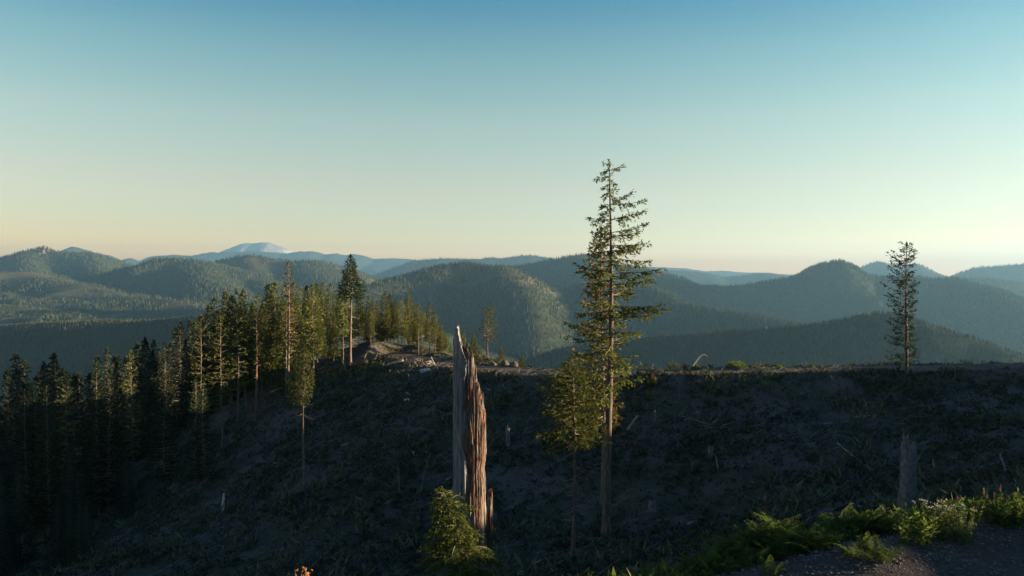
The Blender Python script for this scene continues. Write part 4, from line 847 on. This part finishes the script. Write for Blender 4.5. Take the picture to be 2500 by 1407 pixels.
for k in range(22):
    u, v = rs.uniform(1980, 2490), rs.uniform(1320, 1402); p = hit(u, v); g = Geo()
    V = OC * rs.uniform(0.6, 1.25, (6, 1)); mids = []; 
    g.add(V * np.array([0.05, 0.045, 0.03]) * rs.uniform(0.6, 1.1), None, OT)
    o = obj('stone', g.mesh('stone', M['stone']), None, p + np.array([0, 0, 0.03]), rs.uniform(0, 6.28)); tag(o, 'larger angular stone lying among the gravel of the landing', 'stone', 'larger stones in the gravel')

# ------------------------------------------------------------------ slash, logs and stumps on the cut slope
rs = np.random.default_rng(61)
def stick(name, p0, p1, r0, label, cat, mat='wood', group=None, bend=0.05, twigs=2, r1=None, lift=0.06):
    p0 = np.array(p0, float); p1 = np.array(p1, float); L = np.linalg.norm(p1 - p0); s = np.linspace(0, 1, 8)[:, None]
    off = np.cumsum(rs.normal(0, bend * L / 8, (8, 3)), 0); off -= s * off[-1]
    pts = (p1 - p0) * s + off; pts[:, 2] += lift; g = Geo()
    g.tube(pts, np.linspace(r0, r1 if r1 else r0 * 0.45, 8) * rs.uniform(0.85, 1.15, 8), 7)
    o = obj(name, g.mesh(name, M[mat], True), None, p0); tag(o, label, cat, group)
    for k in range(twigs):
        i = int(rs.integers(2, 7)); d = unit(rs.normal(0, 1, 3) + np.array([0, 0, 0.8]) + unit(p1 - p0)); tl = L * rs.uniform(.06, .2); g = Geo()
        g.tube(np.array([[0, 0, 0], d * tl * .5 + rs.normal(0, .02, 3), d * tl]), [r0 * .35, r0 * .25, r0 * .1], 4); obj('twig', g.mesh('twig', M[mat]), o, pts[i])
    return o
def log_px(u0, v0, u1, v1, wpx, label, mat='wood', cat='log', name='fallen_log', group=None, **kw):
    a, b = hit(u0, v0), hit(u1, v1); d = (a[1] + b[1]) / 2
    return stick(name, a, b, max(0.02, wpx / 2 / F * d), label, cat, mat, group, **kw)
LOGS = [(2090, 1021, 2126, 1017, 4, 'short pale stick high on the dark slope left of the tall stump', 'wood_pale'), (2112, 1030, 2160, 1022, 3, 'thin forked branch right of the short pale stick', 'wood'), (2046, 1086, 2135, 1159, 4, 'long curved pale branch on the dark slope left of the tall stump', 'wood_pale'), (2057, 1195, 2129, 1179, 6, 'grey log lying left of the tall stump', 'wood'), (2136, 1273, 2194, 1262, 7, 'pale bleached log at the foot of the tall stump', 'wood_pale'), (2320, 1168, 2432, 1143, 4, 'long thin grey log right of the tall stump', 'wood'), (2472, 1135, 2560, 1118, 4, 'grey log at the right edge of the slope', 'wood'), (1650, 1084, 1733, 1084, 6, 'level grey log right of the tallest fir', 'wood'), (1679, 1282, 1708, 1273, 6, 'short pale log above the ferns', 'wood_pale'), (2082, 1242, 2100, 1239, 5, 'short pale broken log above the ferns near the tall stump', 'wood_pale'), (1495, 1237, 1643, 1233, 8, 'long level dark log low behind the tallest fir', 'wood'), (1297, 1383, 1351, 1362, 9, 'pale log at the foot of the shorter fir', 'wood_pale'), (1600, 1275, 1690, 1262, 5, 'thin dark log above the grass stems', 'wood'), (1089, 1176, 1103, 1168, 4, 'pale stick end left of the snag', 'wood_pale'), (992, 961, 1003, 967, 5, 'short white chip of wood below the slash pile', 'wood_pale'), (772, 1093, 869, 1023, 5, 'straight log slanting up the middle of the shaded slash', 'wood'), (628, 1194, 733, 1128, 5, 'long slanting log left of the slim pole fir', 'wood'), (594, 1229, 625, 1206, 5, 'slanting log at the lower end of the slash', 'wood'), (846, 1144, 877, 1113, 4, 'short slanting stick in the middle of the shaded slope', 'wood'), (834, 1090, 854, 1083, 4, 'small level stick on the green part of the slope', 'wood_pale'), (970, 1051, 1006, 1047, 5, 'level log below the stump left of the snag', 'wood'), (757, 1393, 842, 1303, 5, 'long slanting log low on the slope above the orange shrub', 'wood'), (1008, 1105, 1012, 1117, 5, 'stubby pale wood piece left of the snag', 'wood_pale'), (660, 960, 690, 948, 4, 'pale stick on the slope under the grove', 'wood_pale'), (2000, 1040, 2080, 1030, 5, 'dark log above the long curved branch', 'wood'), (1880, 1075, 1960, 1060, 4, 'thin log in the middle of the right slope', 'wood'), (1240, 1240, 1330, 1250, 5, 'dark log right of the snag', 'wood'), (1210, 1110, 1240, 1096, 6, 'short log at the foot of the stump right of the snag', 'wood')]
for (a, b, c, d, wp, lab, mt) in LOGS: log_px(a, b, c, d, wp, lab, mt)
def up_px(u0, v0, u1, v1, wpx, label, mat='wood_pale', name='dead_pole', cat='dead pole', **kw):
    a = hit(u0, v0); b = P(u1, v1, a[1] + rs.uniform(-.3, .6)); return stick(name, a - np.array([0, 0, .1]), b, wpx / 2 / F * a[1], label, cat, mat, **kw)
up_px(2457, 1152, 2441, 1111, 4, 'thin pale stick standing upright at the right edge'); up_px(1754, 1149, 1747, 1113, 3, 'thin bent upright stick right of the level log'); up_px(1809, 1167, 1812, 1102, 3, 'thin dark upright pole in the middle of the right slope', 'wood')
up_px(1530, 1051, 1557, 1016, 6, 'pale leaning pole just right of the tallest fir'); up_px(999, 938, 997, 914, 3, 'thin upright stick below the slash pile', 'wood'); up_px(1025, 1210, 1050, 1109, 6, 'long grey leaning pole left of the snag', 'wood'); up_px(976, 1214, 972, 1136, 4, 'thin bent grey pole left of the long leaning pole', 'wood'); up_px(543, 1249, 547, 1206, 9, 'pale broken stub standing low on the left slope', 'wood_pale'); up_px(1600, 1035, 1598, 1004, 7, 'grey stub standing below the roadside fireweed', 'wood')
# a heap of pulled-up roots and branches right of the tallest fir
hp = hit(1715, 1035); heap = empty('branch_heap', hp); tag(heap, 'tangled heap of bleached roots and branches on the slope right of the tallest fir', 'branch heap')
for k in range(46):
    a = rs.uniform(0, 6.28); b = np.array([rs.normal(0, .9), rs.normal(0, .5), rs.uniform(-.1, .45)]); L = rs.uniform(.4, 1.5); d = unit(np.array([math.cos(a), math.sin(a) * .6, rs.uniform(-.1, .7)])); s = np.linspace(0, 1, 5)[:, None]; g = Geo()
    zadd = float(gz(hp[0] + b[0], hp[1] + b[1]) - hp[2]); g.tube(d * L * s + np.cumsum(rs.normal(0, .05, (5, 3)), 0), np.linspace(rs.uniform(.012, .03), .006, 5), 5); obj('branch', g.mesh('branch', M['wood' if k % 3 else 'wood_pale'], True), heap, b + np.array([0, 0, zadd]))
def stump(u, v, wpx, hpx, label, mat='wood', name='stump', jag=0.1, flare=0.5):
    p = hit(u, v); d = p[1]; R = wpx / 2 / F * d; H = hpx / F * d; n = 26; th = np.linspace(0, 2 * math.pi, n, endpoint=False); rows = 9
    t_ = np.linspace(0, 1, rows); top = H * (1 + jag * 2 * rs.normal(0, .5, n) * (rs.random(n) < .6)); TH = th[:, None]; z = -0.2 + (top[:, None] + 0.2) * t_[None]
    rad = R * (1 + flare * np.exp(-np.clip(z, 0, 9) / (H * .2 + .05)) * (0.7 + .5 * np.cos(TH * 5 + u))) * (1 + .13 * fbm(TH * 6 + u, z * 1.5, 3, int(u)))
    V = np.stack([rad * np.cos(TH), rad * np.sin(TH), z], -1).reshape(-1, 3); i = np.arange(n)[:, None]; j = np.arange(rows - 1)[None]
    Q = np.stack([i * rows + j, ((i + 1) % n) * rows + j, ((i + 1) % n) * rows + j + 1, i * rows + j + 1], -1).reshape(-1, 4); c = len(V); V = np.vstack([V, [[0, 0, H * .9]]]); ii_ = np.arange(n)
    T = np.stack([ii_ * rows + rows - 1, ((ii_ + 1) % n) * rows + rows - 1, np.full(n, c)], 1)
    e = empty(name, p); tag(e, label, 'stump'); obj('trunk', mesh_np('trunk', V, [Q, T], True, M[mat]), e)
    for k in range(3):
        a = rs.uniform(0, 6.28); g = Geo(); l = R * rs.uniform(1.6, 2.6); g.tube(np.array([[.6 * R * math.cos(a), .6 * R * math.sin(a), .12 * H], [l * .7 * math.cos(a), l * .7 * math.sin(a), .03], [l * math.cos(a + .2), l * math.sin(a + .2), -.12]]), [R * .28, R * .2, R * .08], 6); obj('root', g.mesh('root', M[mat], True), e)
stump(2217, 1253, 34, 172, 'tall jagged grey stump standing alone on the dark right slope', jag=0.11, flare=0.6)
for (u, v, w_, h_, lab) in [(1692, 1152, 9, 24, 'small stump right of the tallest fir below the level log'), (1735, 1118, 13, 26, 'squat pale-topped stump at the end of the level log'), (1856, 1234, 9, 20, 'small stump low in the middle of the right slope'), (1240, 1088, 10, 42, 'slim pale stump right of the snag'), (1060, 1013, 8, 22, 'small stump left of the snag near the road bank'), (1205, 1285, 14, 30, 'pale stump close behind the snag base'), (1592, 1250, 16, 24, 'pale stump beside the long level dark log'), (1985, 1160, 9, 14, 'low stump left of the long curved branch'), (1520, 1010, 9, 20, 'dark stump just right of the tallest fir trunk'), (905, 1000, 9, 16, 'small stump in the shaded slash below the knoll')]:
    stump(u, v, w_, h_, lab)
# single branches in the slash chute
for k in range(70):
    f = rs.random(); u = 560 + 470 * f + rs.normal(0, 45); v = 1235 - 275 * f + rs.normal(0, 38); l = rs.uniform(16, 60); a = math.atan2(-0.55, 1) + rs.normal(0, .35)
    log_px(u, v, u + l * math.cos(a), v + l * math.sin(a), rs.uniform(1.6, 3.6), 'thin dead branch lying in the slash below the knoll', 'wood', 'branch', 'dead_branch', 'dead branches in the slash below the knoll', twigs=1, bend=.12)
for k in range(40):
    u, v = rs.uniform(1520, 2480), rs.uniform(960, 1240); l = rs.uniform(15, 50); a = rs.normal(0, .6)
    log_px(u, v, u + l * math.cos(a), v + l * math.sin(a), rs.uniform(1.5, 3.2), 'thin dead branch lying on the dark slope below the road', 'wood', 'branch', 'dead_branch', 'dead branches below the road', twigs=1, bend=.12)
# finest litter and brush: nobody could count it
def litter(n, name, seed, rad, ln, mat, box, dirn, label, keep=None):
    r = np.random.default_rng(seed); x = r.uniform(box[0], box[1], n); y = r.uniform(box[2], box[3], n)
    k = keep(x, y, r) if keep else np.ones(n, bool); x, y = x[k], y[k]; n = len(x); z = gz(x, y) + 0.03
    a = dirn(r, n); l = r.uniform(ln[0], ln[1], n); dx, dy = np.cos(a) * l, np.sin(a) * l; z2 = gz(x + dx, y + dy) + 0.03 + r.uniform(0, .25, n) * l
    A = np.stack([x, y, z], -1); B = np.stack([x + dx, y + dy, z2], -1); d = unit(B - A); s1 = unit(np.cross(d, [0, 0, 1.0])); s2 = np.cross(d, s1); q = r.uniform(rad[0], rad[1], n)[:, None]
    ring = lambda C, f: np.stack([C + q * f * (math.cos(t_) * s1 + math.sin(t_) * s2) for t_ in (0, 2.09, 4.19)], 1)
    V = np.concatenate([ring(A, 1), ring(B, .5)], 1).reshape(-1, 3); b6 = 6 * np.arange(n)[:, None, None]
    Q = (np.array([[0, 1, 4, 3], [1, 2, 5, 4], [2, 0, 3, 5]])[None] + b6).reshape(-1, 4)
    o = obj(name, mesh_np(name, V, Q, False, M[mat])); return tag(o, label, 'debris', kind='stuff')
chute = lambda x, y, r: (fbm(x / 5, y / 5, 3, 88) > -0.05) & (np.hypot(x, y) > 16) & (y > land_edge(np.clip(x, 0, 22)) + 1.5)
litter(17000, 'slash_debris', 71, (0.012, 0.04), (.3, 1.7), 'slash', (-42, 44, 16, 86), lambda r, n: r.normal(0.7, .9, n), 'fine grey sticks and slash strewn over the cut slope', chute)
def brush(n, name, seed, box, size, mat, label, per=8, keep=None, hgt=1.0, lwf=0.16):
    r = np.random.default_rng(seed); x = r.uniform(box[0], box[1], n); y = r.uniform(box[2], box[3], n)
    k = keep(x, y, r) if keep else np.ones(n, bool); x, y = x[k], y[k]; n = len(x)
    s = r.uniform(size[0], size[1], n) * (0.7 + .6 * np.clip(fbm(x / 4, y / 4, 2, seed) + .5, 0, 1)); c = np.repeat(np.stack([x, y, gz(x, y)], -1), per, 0); sr = np.repeat(s, per); m_ = len(sr)
    p = c + r.normal(0, .35, (m_, 3)) * sr[:, None] * np.array([1, 1, 0]); p[:, 2] = gz(p[:, 0], p[:, 1]) - .02 + np.abs(r.normal(0, .25, m_)) * sr * hgt
    d = unit(np.stack([r.normal(0, .7, m_), r.normal(0, .7, m_), r.uniform(.15, 1, m_)], -1)); g = Geo(); g.kites(p, d, sr * r.uniform(.4, .9, m_), sr * lwf * r.uniform(.6, 1.4, m_), r=r)
    o = obj(name, g.mesh(name, M[mat])); return tag(o, label, 'brush', kind='stuff')
off_road = lambda x, y: polydist(x, y, road_mid)[0] > 2.3
gul = lambda x, y, r: (fbm(x / 6, y / 6, 4, 19) > -0.22 - .45 * r.random(len(x))) & (y > land_edge(np.clip(x, 0, 22)) + .6) & off_road(x, y) & (np.hypot(x, y) > 13)
brush(36000, 'brush', 81, (-48, 46, 10, 88), (.18, .5), 'brush', 'low dark brush and salal covering the cut slope', 8, gul)

# ------------------------------------------------------------------ roadside, knoll and hillock
rk = np.random.default_rng(123)
def at(u, v, d): p = P(u, v, d); p[2] = float(gz(p[0], p[1])); return p
# leaning dead sapling with its root plate, on the far edge of the road
lp = at(1684, 905, 68.5); g = Geo(); s = np.linspace(0, 1, 12); tip = P(1719, 867, 68.5) - lp
pts = np.stack([tip[0] * s * (1.0 + .06 * s), 0.3 * s, tip[2] * (1.25 * s - .25 * s ** 6)], 1); pts = np.vstack([pts, pts[-1] + [.16, 0, -.05], pts[-1] + [.27, 0, -.2]])
lean = empty('leaning_sapling', lp); tag(lean, 'dead bent sapling leaning over its dark root plate at the roadside', 'dead tree')
g.tube(pts, np.concatenate([np.linspace(.07, .035, 12), [.022, .01]]), 7); obj('trunk', g.mesh('trunk', M['wood_pale'], True), lean)
g = Geo()
for k in range(16):
    i = int(rk.integers(2, 9)); q = pts[i]; l = rk.uniform(.2, .7); sd_ = rk.uniform(-.35, .35); ss = np.linspace(0, 1, 5)[:, None]; g.tube(q + np.array([sd_ * l, rk.normal(0, .2), -l]) * ss + np.array([.12 * l, 0, 0]) * np.sin(ss * 3), np.linspace(.008, .003, 5), 3, False)
obj('dead_twigs', g.mesh('dead_twigs', M['wood']), lean)['kind'] = 'stuff'
g = Geo(); n = 18; th = np.linspace(0, 2 * math.pi, n, endpoint=False)
for k in range(30):
    a = rk.uniform(0, 6.28); l = rk.uniform(.3, .75); ss = np.linspace(0, 1, 5)[:, None]; g.tube(np.array([-.35, 0, .28]) + np.array([math.cos(a) * .8, rk.normal(0, .25), math.sin(a) * .75]) * l * ss + np.cumsum(rk.normal(0, .03, (5, 3)), 0), np.linspace(.07, .015, 5), 5)
obj('root_plate', g.mesh('root_plate', M['bark_dark']), lean)['kind'] = 'stuff'
# fireweed and weeds at the road
rfire = [leafy(780 + k, 0.95, 11, 0.35, 'flower_pink', leaf=0.16, lw=0.022, spike=True) for k in range(2)]
put('fireweed', rfire[0], at(1590, 944, 62.4), 'clump of pink fireweed on the near side of the road', 'wildflower', sc=1.15); put('fireweed', rfire[1], at(1598, 946, 62.4), 'second clump of pink fireweed beside the first on the near road edge', 'wildflower', sc=1.2)
put('fireweed', rfire[0], at(1640, 916, 69.0), 'reddish fireweed left of the leaning dead sapling', 'wildflower', sc=0.9); put('fireweed', rfire[1], at(1650, 916, 69.2), 'reddish fireweed next to the root plate of the leaning sapling', 'wildflower', sc=0.85)
def bush(seed, rx, ry, h, n, leaf, lw, mat='fern'):
    r = np.random.default_rng(seed); g = Geo(); a = r.uniform(0, 6.28, n); q = np.sqrt(r.random(n)); x = rx * q * np.cos(a); y = ry * q * np.sin(a); zt = h * (1 - q ** 2) ** .5 * r.uniform(.2, 1, n) * (0.75 + .4 * fbm(x * 2.5, y * 2.5, 2, seed)); d = unit(np.stack([x * .4 + r.normal(0, .4, n), r.normal(0, .4, n), r.uniform(.2, 1, n)], -1))
    g.kites(np.stack([x, y, zt], -1), d, leaf * r.uniform(.6, 1.2, n), lw, r=r); return [('leaves', g.mesh('leaves', M[mat]))]
put('low_shrub', bush(1, 1.7, .7, .75, 900, .2, .04), at(1800, 915, 68.0), 'long low green shrub on the far road edge right of the leaning sapling', 'shrub')
put('low_shrub', bush(2, .5, .4, .4, 260, .17, .035), at(1700, 914, 68.2), 'small green tuft at the foot of the leaning sapling', 'shrub')
put('low_shrub', bush(3, .75, .4, .45, 340, .18, .035), at(1527, 930, 64.0), 'green roadside tuft right of the tallest fir trunk', 'shrub')
put('low_shrub', bush(4, .55, .4, .95, 340, .17, .03), at(1588, 962, 61.0), 'drooping shrub hanging below the roadside fireweed', 'shrub', sc=0.8)
put('low_shrub', bush(5, .5, .3, .3, 200, .14, .03, 'grass'), at(1772, 930, 64.0), 'yellowish tuft on the near road edge below the long low shrub', 'shrub')
put('low_shrub', bush(6, .4, .3, .4, 180, .14, .03), at(1905, 918, 66.5), 'tiny tuft on the far road edge between shrub and lone fir', 'shrub')
# rock and weed crumbs along the road crest
def crest_xy(r, n):
    t_ = r.uniform(0.3, 6.5, n); i = t_.astype(int); f = t_ - i; c = road_mid[i] * (1 - f)[:, None] + road_mid[i + 1] * f[:, None]; return c[:, 0] + r.normal(0, .5, n), c[:, 1] - 2.6 + np.abs(r.normal(0, 2.4, n)) * r.choice([-.4, 1], n)
o = stones(1500, crest_xy, lambda r, n: 0.02 + 0.07 * r.random(n) ** 3, 'road_stones', M['stone'], 18); tag(o, 'small stones strewn along the road crest', 'gravel', kind='stuff')
nearroad = lambda x, y, r: (np.abs(polydist(x, y, road_mid)[0] - 2.9) < .8) & (fbm(x / 3, y / 3, 3, 5) > .0)
brush(9000, 'road_verge', 83, (-26, 44, 58, 92), (.10, .28), 'grass', 'dry grass along the edges of the dirt road', 7, nearroad, 1.3, .08)
hk = lambda x, y, r: (y > 70) & off_road(x, y) & (gz(x, y) > -11.0) & (fbm(x / 3, y / 3, 3, 6) > -.1)
brush(9000, 'knoll_grass', 84, (-22, 9, 72, 95), (.12, .34), 'grass', 'sunlit dry grass on the knoll and hillock', 7, hk, 1.2, .09)
# hillock: rocks, stumps and a rusty bank right of the snag
for (u, v, d, sz, lab) in [(1204, 896, 79, .42, 'dark stump-like rock on the hillock slope left of centre'), (1232, 897, 78, .48, 'largest dark rock on the hillock right of the snag'), (1254, 901, 76.5, .42, 'dark rock at the right end of the hillock'), (1262, 893, 79, .3, 'small pale rock on top of the hillock end'), (1245, 886, 81, .28, 'small rock on the hillock skyline'), (1188, 871, 84, .25, 'small stump at the foot of the scraggly conifer')]:
    p = at(u, v, d); bm_n = 60; r = rk; ph = np.arccos(1 - 2 * (np.arange(bm_n) + .5) / bm_n); tt = np.pi * (1 + 5 ** .5) * np.arange(bm_n)
    import bmesh
    bm = bmesh.new(); S = np.stack([np.cos(tt) * np.sin(ph), np.sin(tt) * np.sin(ph), np.cos(ph)], 1) * sz * r.uniform(.75, 1.15, (bm_n, 1)) * np.array([1, 1, .85]); [bm.verts.new(q) for q in S]; bmesh.ops.convex_hull(bm, input=bm.verts); me = bpy.data.meshes.new('rock'); bm.to_mesh(me); bm.free(); me.materials.append(M['rock_dark'])
    tag(obj('rock', me, None, p + np.array([0, 0, sz * .3]), r.uniform(0, 6.28)), lab, 'rock')
put('low_shrub', bush(7, 1.5, .8, .35, 500, .16, .035, 'leaf_orange'), at(1290, 908, 77.0), 'rusty orange ground cover at the right end of the hillock', 'shrub')
put('low_shrub', bush(8, .9, .5, .35, 260, .16, .035), at(1222, 882, 81), 'green patch of low plants on top of the hillock', 'shrub')
put('low_shrub', bush(9, .8, .5, .3, 260, .16, .035, 'leaf_orange'), at(812, 885, 87), 'rusty patch of dead needles at the left foot of the knoll', 'shrub')
put('low_shrub', bush(10, .9, .5, .35, 260, .16, .035), at(920, 890, 84), 'yellow green tuft on the sunlit knoll edge', 'shrub')
# the pile of slash and its logs on the knoll
sp = at(1010, 895, 79.5); pile = empty('slash_pile', sp); tag(pile, 'sunlit pile of tangled branches on the knoll left of the snag', 'slash pile')
for k in range(110):
    a = rk.uniform(0, 6.28); q = np.array([rk.normal(0, 1.2), rk.normal(0, 1.3), 0]); L = rk.uniform(.5, 2.0); d = unit(np.array([math.cos(a), math.sin(a), rk.uniform(-.1, .35)])); q[2] = float(gz(sp[0] + q[0], sp[1] + q[1]) - sp[2]) + rk.uniform(0, .6) * math.exp(-(q[0] ** 2 + q[1] ** 2) / 2.5)
    g = Geo(); g.tube(d * L * (np.linspace(-.5, .5, 4)[:, None]) + np.cumsum(rk.normal(0, .04, (4, 3)), 0), np.linspace(rk.uniform(.02, .05), .012, 4), 5); obj('branch', g.mesh('branch', M[('wood_pale', 'limb', 'bark_red')[k % 3]], True), pile, q)
for (u0, u1, v, d, w_, lab) in [(944, 986, 880, 83.5, .16, 'short thick pale log lying left of the slash pile'), (978, 1008, 902, 77.5, .10, 'pale log slanting at the lower left of the slash pile'), (1020, 1048, 893, 78.5, .09, 'pale log on the right side of the slash pile'), (1028, 1052, 889, 79.5, .07, 'thin pale log on top of the right side of the slash pile')]:
    a, b = at(u0, v, d), at(u1, v, d + rk.uniform(-.4, .4)); a[2] += w_; b[2] += w_; stick('fallen_log', a, b, w_, lab, 'log', 'wood_pale', twigs=0, r1=w_ * .8, bend=.02)
up_px(1062, 893, 1052, 872, 4, 'broken pale pole leaning at the right end of the slash pile', 'wood_pale'); 
for (u, v, d, sz, lab) in [(1034, 906, 77, .42, 'pale whitish boulder at the lower right of the slash pile'), (994, 943, 70, .26, 'small pale boulder on the slope below the slash pile'), (1046, 903, 77, .25, 'smaller pale boulder beside the whitish boulder')]:
    bm = bmesh.new(); S = np.stack([np.cos(tt) * np.sin(ph), np.sin(tt) * np.sin(ph), np.cos(ph)], 1) * sz * rk.uniform(.65, 1.2, (bm_n, 1)) * np.array([1.1, 1, .7]); [bm.verts.new(q) for q in S]; bmesh.ops.convex_hull(bm, input=bm.verts); me = bpy.data.meshes.new('lump'); bm.to_mesh(me); bm.free(); me.materials.append(M['lump_pale'])
    tag(obj('lump', me, None, at(u, v, d) + np.array([0, 0, sz * .25])), lab, 'lump')  # stand-ins for pale scrap, shaped like rounded rock
# rubble along the foot of the grove
for k in range(26):
    u = rk.uniform(770, 930); v = np.interp(u, [770, 850, 930], [912, 896, 888]) + rk.normal(0, 5); l = rk.uniform(8, 24); log_px(u, v, u + l, v - rk.uniform(-4, 7), rk.uniform(2, 4), 'broken branch in the rubble along the foot of the grove', 'wood_pale' if k % 2 else 'wood', 'branch', 'dead_branch', 'broken branches along the foot of the grove', twigs=1, bend=.1)

# tangle of low weeds along the edge of the landing, taller brush and dead bracken on the slope
brush(9000, 'verge_weeds', 85, (0.4, 18, 9, 18), (.10, .30), 'fern', 'tangle of low weeds between the ferns along the landing edge', 9, EDGE_BRUSH, 1.6, .10)
brush(5000, 'verge_grass', 86, (0.4, 18, 9, 18), (.10, .26), 'grass', 'dry grass between the ferns along the landing edge', 6, EDGE_BRUSH, 2.0, .035)
brush(5200, 'tall_brush', 87, (-44, 44, 16, 86), (.45, 1.0), 'brush', 'taller shrubs scattered over the cut slope', 16, lambda x, y, r: gul(x, y, r) & (fbm(x / 9, y / 9, 3, 29) > .05) & (np.hypot(x, y) > 22), 1.3, .07)
brush(2600, 'dead_bracken', 88, (-40, 44, 18, 84), (.2, .5), 'dead_leaf', 'brown dead bracken in patches on the cut slope', 9, lambda x, y, r: gul(x, y, r) & (fbm(x / 5, y / 5, 3, 39) > .12), 1.0, .09)
